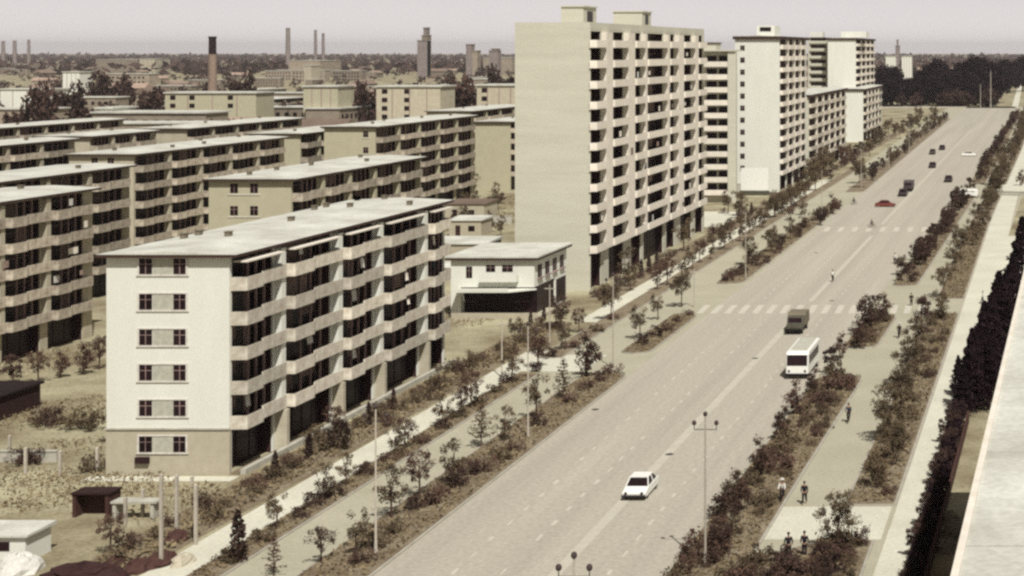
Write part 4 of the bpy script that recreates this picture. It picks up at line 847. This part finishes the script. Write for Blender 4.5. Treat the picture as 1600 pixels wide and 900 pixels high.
def bicycle(label,x,y,rz=0):
    t=thing('bicycle',label,'bicycle',(x,y,.02),rz)
    for yy in (-.55,.50):
        w_=MB(); n=20
        for i in range(n):
            a,b_=2*math.pi*i/n,2*math.pi*(i+1)/n; w_.tube((0,yy+.33*math.cos(a),.34+.33*math.sin(a)),(0,yy+.33*math.cos(b_),.34+.33*math.sin(b_)),.022,.022,5,cap=False)
        for i in range(8):
            a=math.pi*i/4; w_.tube((0,yy,.34),(0,yy+.32*math.cos(a),.34+.32*math.sin(a)),.006,.006,3,cap=False)
        w_.build('wheel','rubber',t)
    f=MB()
    for a,b_ in (((0,-.55,.34),(0,-.40,.95)),((0,-.42,.85),(0,.18,.80)),((0,-.44,.72),(0,.0,.30)),((0,.0,.30),(0,.2,.88)),((0,.0,.30),(0,.5,.34)),((0,.5,.34),(0,.18,.78))): f.tube(a,b_,.022,.022,6)
    f.build('frame','dark_metal',t)
    f=MB(); f.tube((-.27,-.36,1.02),(.27,-.36,1.02),.018,.018,6); f.tube((0,-.40,.94),(0,-.36,1.02),.018,.018,6); f.build('handlebar','dark_metal',t)
    f=MB(); f.box(-.09,.09,.08,.34,.88,.94); f.build('saddle','rubber',t)
def cyclist(px,py,rz,plabel,blabel,**kw):
    x,y=gp(px,py); bicycle(blabel,x,y,rz); person(plabel,x,y,rz,'ride',**kw)
for px,py,rz,lab,kw in [
    (1257,788,0,'person in dark clothes walking on the eastern cycle lane beside the verge',dict(shirt='cloth_dark')),
    (1232,872,.3,'person in black standing at the edge of the bottom shrub bed',dict(shirt='cloth_dark',pose='stand')),
    (1257,870,-.2,'person in dark coat beside the other one at the bottom shrub bed',dict(shirt='cloth_dark',pose='stand')),
    (1424,478,R(180),'dark dressed person waiting at the eastern end of the near crosswalk',dict(shirt='cloth_dark',pose='stand')),
    (1444,480,R(90),'bluish dressed person walking by the eastern crosswalk end',dict(shirt='cloth_blue')),
    (1535,475,R(90),'person in white and blue walking by the black conifers',dict(shirt='cloth_white',legs='cloth_blue')),
    (1398,412,0,'person in white shirt at the tip of the dark hedge',dict(shirt='cloth_white'))]:
    x,y=gp(px,py); person(lab,x,y,rz,**{'pose':'walk',**kw})
cyclist(1222,785,0,'cyclist in a white hat riding beside the walking dark figure','bicycle under the white hatted rider beside the verge',shirt='cloth_white',legs='cloth_dark',hat='cloth_white')
cyclist(1326,660,0,'cyclist in dark jacket riding down the eastern cycle lane','bicycle of the dark jacketed rider on the eastern cycle lane',shirt='cloth_blue')
cyclist(1405,528,0,'cyclist in a pale sun hat just below the near crosswalk','bicycle of the sun hatted rider below the crosswalk',shirt='cloth_dark',hat='cloth_white')
cyclist(1362,356,R(90),'cyclist crossing the empty carriageway at the far crosswalk','bicycle of the lone rider at the far crosswalk',shirt='cloth_blue')
cyclist(1334,320,R(90),'cyclist riding across near the turning red brown car','bicycle beside the turning red brown car',shirt='cloth_dark')
cyclist(1301,440,R(180),'cyclist on the carriageway between the two crosswalks','bicycle on the carriageway between the two crosswalks',shirt='cloth_white')

# laundry on the front block's balconies
rl = random.Random(31); k=0
for (a,b) in bays:
    for z in fl6:
        if rl.random()<.45:
            c=MB(); yy=a+rl.uniform(.5,(b-a)-1.5); ww=rl.uniform(.5,1.1); hh=rl.uniform(.6,1.1); n=6
            vs=[(.02*math.sin(i*1.7),ww*i/n,0) for i in range(n+1)]+[(.05+.05*math.sin(i*2.1+1),ww*i/n,-hh*(1-.05*(i%2))) for i in range(n+1)]
            c.add(vs,[(i,i+1,n+2+i,n+1+i) for i in range(n)]); c.add([(x+.02,y,z_) for x,y,z_ in vs],[(n+1+i,n+2+i,i+1,i) for i in range(n)])
            tag(c.build('laundry',rl.choice(('cloth_white','parapet_light','cloth_blue')),None,(-67.1+.55,A0+yy,z+2.3)),'washing hung out in a balcony of the white ended block','laundry','washing hung on the white ended block')

for (xf_, y0_, y1_, zs, nn, lab_, g_) in ((-116,150,192,[3.7+2.9*i for i in range(5)],16,'washing hung out on the cut off block by the dark shed','washing on the cut off block'),(-65.9,233,300,[5.6+2.98*i for i in range(11)],22,'small washing hung on the balconies of the cream tower','washing on the cream tower')):
    for q in range(nn):
        c=MB(); ww=rl.uniform(.6,1.3); hh=rl.uniform(.5,1.0); c.box(0,.03,0,ww,-hh,0); z=rl.choice(zs)
        tag(c.build('laundry',rl.choice(('cloth_white','parapet_light','cloth_blue','curtain')),None,(xf_+.7,rl.uniform(y0_,y1_),z+2.0)),lab_,'laundry',g_)
# ------------------------------------------------------------------ far city plain
rf = random.Random(77)
fh = thing('far_house','small low house in the hazy city plain','house',(-500,900,0),group='low houses of the hazy city plain')
b=MB(); b.box(-9,9,-4,4,0,5); b.build('wall','far_wall',fh)
b=MB(); b.add([(-9.5,-4.6,4.9),(9.5,-4.6,4.9),(9.5,4.6,4.9),(-9.5,4.6,4.9),(-9.5,0,7.4),(9.5,0,7.4)],[(0,1,5,4),(2,3,4,5),(0,4,3),(1,2,5),(0,3,2,1)]); b.build('roof','far_roof',fh)
fb = thing('far_block','distant flat roofed building in the hazy city plain','building',(-520,1000,0),group='flat roofed buildings of the hazy city plain')
b=MB(); b.box(-17,17,-6,6,0,12); [b.box(-15.5+3.4*i,-14+3.4*i,-6.05,-5.9,1.2+3.6*j,2.9+3.6*j,1) for i in range(9) for j in range(3)]; b.build('wall',['far_wall','glass'],fb)
b=MB(); b.box(-17.5,17.5,-6.5,6.5,12.01,12.5); b.build('roof','roof_felt',fb)
def free(x,y): return not (-240<x<25 and y<990)
for i in range(210):
    y = 500+2600*rf.random()**1.4; x = -rf.uniform(.10,.70)*y-40
    if x>-240 and y<990: x = -rf.uniform(250,.66*y+60)
    src = fh if rf.random()<.66 else fb
    dup(src,(x,y,0),rf.choice((0,0,R(90)))+rf.uniform(-.05,.05),scale=rf.uniform(.8,1.5) if src is fh else rf.uniform(.5,1.15))
fh.location=(-430,700,0); fb.location=(-300,640,0)
for i in range(26):
    y = rf.uniform(1100,3200); x = rf.uniform(-.10,.0)*y+rf.uniform(-60,40); dup(fh,(x,y,0),rf.uniform(-.1,.1),scale=rf.uniform(.8,1.3))
ft=MB()
for i in range(330):
    y = 430+2500*rf.random()**1.5; x = -rf.uniform(.12,.70)*y-30
    if x>-240 and y<700: x = -rf.uniform(245,.66*y+60)
    if x>-238 and y<700: continue
    if -120<x<-50 and y<720: continue
    k=rf.uniform(.6,1.3); c0=[(x+rf.gauss(0,3.2)*k,y+rf.gauss(0,3.2)*k,(5.5+rf.gauss(0,2.2))*k) for q in range(11)]
    ft.tube((x,y,0),(x,y,5*k),.35,.2,5)
    for c in c0:
        for j in range(16):
            d=Vector((rf.gauss(0,1),rf.gauss(0,1),rf.gauss(0,.8))).normalized()*rf.uniform(.8,2.2)*k; leaf(ft,Vector(c)+d,1.0*k,rf)
tag(ft.build('far_trees','leaf_dark'),'dark leafy trees scattered over the hazy city plain','trees',kind='stuff')
# named darker tree clumps and buildings that show
for i,(px,pt,pb,y,lab) in enumerate([(110,135,172,640,'dark spreading tree clump beyond the farthest row of roofs'),(155,118,148,900,'long dark tree clump under the pale far sheds'),(190,120,148,910,'dark tree clump joined to the long one'),(245,145,176,620,'dark tree by the yard behind the farthest row'),(225,148,172,640,'smaller dark tree next to the yard tree'),(565,132,172,620,'dark rounded tree between two plain pale blocks'),(548,138,170,640,'smaller tree leaning to the rounded dark one'),(728,122,156,640,'dark maroon tree between pale block and tower'),(712,125,156,660,'dark tree touching the maroon one'),(780,108,130,900,'tree row piece meeting the tower edge'),(380,118,140,800,'reddish hill like tree clump beside the brick chimney'),(30,168,190,560,'dark low tree in front of the farthest sheds'),(65,140,190,560,'dark reddish tree by the pale walls')]):
    h=max(8,(pb-pt)*y/F+2); ztop=CAMH-(pt-VY)*y/F; plant('fartree',gx(px,y),y,max(.5,ztop/11)*.66,lab,z=0,sz=1.5)
def plainblock(label,x0p,x1p,top,y,D=14,cols=(),mat='olive_paint',h=None,rows=4):
    x0,x1=gx(x0p,y),gx(x1p,y); h=CAMH-(top-VY)*y/F; t=thing('plain_block',label,'building',(x0,y,0)); W=x1-x0
    b=MB(); b.box(0,W,0,D,0,h); b.build('wall',mat,t); b=MB(); b.box(-.5,W+.5,-.5,D+.5,h+.002,h+.5); b.build('roof','roof_felt',t)
    for c in cols:
        for r_ in range(rows):
            b=MB(); cx=(c-x0p)/(x1p-x0p)*W; z=h-3.0*(r_+1)+.6; b.box(cx-1.0,cx+1.0,-.06,.05,z,z+1.6); b.build('window','glass',t)
    for q in range(3):
        b=MB(); cx=W*(.25+.27*q); b.box(cx-.12,cx+.12,-.12,0,0,h-.3); b.build('downpipe','post',t)
    return t
plainblock('wide pale block facing the camera left of the brick chimney foot',258,400,146,600,cols=(270,300,360),rows=2)
plainblock('plain pale block with vertical ribs beside the low red eaved block',474,528,136,600,cols=())
plainblock('pale block with two dark window columns before the hazy plain',588,688,136,570,cols=(601,636),rows=4,mat='cream_paint')
plainblock('pale block half hidden by the cream tower edge',745,812,134,570,cols=(757,),rows=3,mat='cream_paint')
plainblock('long low white shed among the far trees',0,80,140,760,cols=(),mat='white_paint')
plainblock('white gable shed by the dark far clump',98,124,113,1000,cols=(),mat='white_paint')
plainblock('pale far hall on the hazy plain',150,215,93,2300,D=40,mat='far_wall')
plainblock('pale far block just before the horizon',218,242,92,2300,D=40,mat='cream_paint')
plainblock('white roofed long building beside the yard trees',150,175,170,540,mat='white_paint')
plainblock('pale industrial hall under the three thin far chimneys',452,500,95,2000,D=60,mat='far_wall')
plainblock('stubby pale works building near the chimneys',475,486,103,1500,D=20,mat='cream_paint')
plainblock('broad pale far works right of the water tower',755,800,90,2200,D=50,mat='far_wall')
# works towers
def stack(label,px,yt,y,wpx,yb=None,mat='pale_stack',dark=None,name='chimney'):
    x=gx(px,y); h=CAMH+(VY-yt)*y/F; r=wpx/2*y/F; t=thing(name,label,'chimney',(x,y,0))
    cut=h*.80 if dark else h
    b=MB(); b.tube((0,0,0),(0,0,cut),r*1.35,r*1.02,16); b.build('shaft',mat,t)
    if dark:
        b=MB(); b.tube((0,0,cut+.01),(0,0,h),r*1.02,r*.98,16); b.tube((0,0,h+.01),(0,0,h+1),r*1.1,r*1.1,16); b.build('top',dark,t)
    else:
        b=MB(); b.tube((0,0,h+.005),(0,0,h+h*.02),r*1.15,r*1.1,12); b.build('rim',mat,t)
    return t
stack('big brick chimney with soot black top rising over the roofs',332,60,820,11,mat='stack_brick',dark='soot')
stack('pale thick far chimney on the horizon, left of the twin thin ones',450,45,2400,6)
stack('taller of the twin thin dark chimneys on the horizon',493,48,2300,4)
stack('shorter of the twin thin dark chimneys on the horizon',505,53,2300,4)
stack('faint far chimney cut by the frame edge',5,65,2800,5); stack('faint far chimney second from the frame edge',23,64,2800,5); stack('faint far chimney third from the frame edge',45,63,2800,4)
def works(label,px0,px1,yt,y,steps):
    x=gx(px0,y); t=thing('works_tower',label,'tower',(x,y,0)); W=gx(px1,y)-x
    for i,(a,b_,top) in enumerate(steps):
        h=CAMH+(VY-top)*y/F; m=MB(); m.box(W*a,W*b_,2*i,12+2*i,0,h); m.box(W*a-.6,W*b_+.6,2*i-.6,12.6+2*i,h+.01,h+1); m.build('block','pale_stack' if i!=1 else 'far_wall',t)
    return t
works('stepped grey works tower on the horizon near the cream tower',652,667,44,2000,[(0,1,64),(.4,1,56),(.5,.8,44)])
works('smaller stepped works tower on the horizon',728,745,70,2000,[(0,.5,70),(.2,1,80)])
works('lumpy grey plant building at the horizon beside the cream tower',764,778,78,2000,[(0,1,80),(.2,.8,77)])
works('thin far mast house on the eastern horizon',1399,1405,63,2600,[(0,1,72),(.3,.6,63)])
x_=gp(1420,100)
for px,py,lab in ((1390,100,'white far farmhouse on the eastern plain'),(1415,98,'white far barn on the eastern plain')):
    y=1800; plainblock(lab,px-6,px+9,88,y,mat='white_paint')
# woods at the end of the avenue
wood=[(1385,103,990),(1395,108,1000),(1402,118,1010),(1415,122,1010),(1428,125,1000),(1440,112,1020),(1452,105,1040),(1462,94,1060),(1472,118,1000),(1480,112,1000),(1490,112,1010),(1500,104,1020),(1512,98,1040),(1522,93,1050),(1530,90,1050),(1540,96,1050),(1549,102,1050),(1505,125,1000),(1525,128,1000),(1540,135,1000),(1458,128,1000),(1568,96,1300),(1578,99,1300),(1598,92,1350),(1378,110,1000)]
for i,(px,yt,y) in enumerate(wood):
    ztop=CAMH-(yt-VY)*y/F; plant('big',gx(px,y),y,max(.55,ztop/21.5),'big black leafy tree of the wood closing the avenue','trees of the wood closing the avenue',z=0,sz=1.0)
for i in range(22):
    y=rf.uniform(985,1010); plant('fartree',gx(rf.uniform(1375,1560),y),y,rf.uniform(.6,1.0),'lower dark tree at the foot of the wood','lower trees at the foot of the wood',z=0)
for i in range(30):
    y=rf.uniform(1300,2900); plant('fartree',rf.uniform(-.11,.0)*y,y,rf.uniform(.7,1.3),'lone far tree on the eastern plain','far trees on the eastern plain',z=0)
# far-off woods as one mass
fw=MB(); rw=random.Random(99)
for i in range(9000):
    y=2200+6000*rw.random()**1.5; x=rw.uniform(-.72,.05)*y; leaf(fw,(x,y,rw.uniform(0,14)),rw.uniform(3,8)*(1+y/6000),rw,flat=.5)
tag(fw.build('far_woods','leaf_dark'),'hazy belt of far woods along the horizon','woods',kind='stuff')

# ------------------------------------------------------------------ flat roof beside the camera
h=22.0
def edge_x(y): return -2.28+(y-39)*0.0190
t=thing('flat_roofed_wing','building wing whose pale flat roof of wide slabs runs along the frame edge','building',(0,0,0))
b=MB(); b.prism([(edge_x(24)+.5,24),(30,24),(30,112),(edge_x(112)+.5,112)],0,h-.35); b.build('wall','cream_paint',t)
ys=[24,31.9,41.6,51.3,61.0,70.7,80.4,90.1,99.8,112]
b=MB()
for a,c in zip(ys,ys[1:]): b.prism([(edge_x(a),a+.04),(30.5,a+.04),(30.5,c-.04),(edge_x(c),c-.04)],h-.30,h)
b.build('roof','roof_felt',t)
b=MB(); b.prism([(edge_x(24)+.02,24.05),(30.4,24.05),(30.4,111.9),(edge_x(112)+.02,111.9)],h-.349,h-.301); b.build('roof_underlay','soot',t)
b=MB(); b.prism([(edge_x(24)-.06,24),(edge_x(24)+.14,24),(edge_x(112)+.14,112),(edge_x(112)-.06,112)],h+.003,h+.09); b.build('roof_edge','parapet_light',t)

# ------------------------------------------------------------------ haze
if HAZE:
    hz=bpy.data.materials.new('haze'); hz.use_nodes=True; n=hz.node_tree; n.nodes.remove(n.nodes['Principled BSDF'])
    pv=n.nodes.new('ShaderNodeVolumePrincipled'); pv.inputs['Color'].default_value=(.98,.94,.93,1); pv.inputs['Density'].default_value=HAZE; pv.inputs['Anisotropy'].default_value=0.2
    n.links.new(pv.outputs[0],n.nodes['Material Output'].inputs['Volume'])
    M['hazem']=hz; b=MB(); b.box(-16100,16100,-2100,14100,-1.5,95); tag(b.build('haze','hazem'),'thin pale haze over the whole city','haze',kind='stuff')
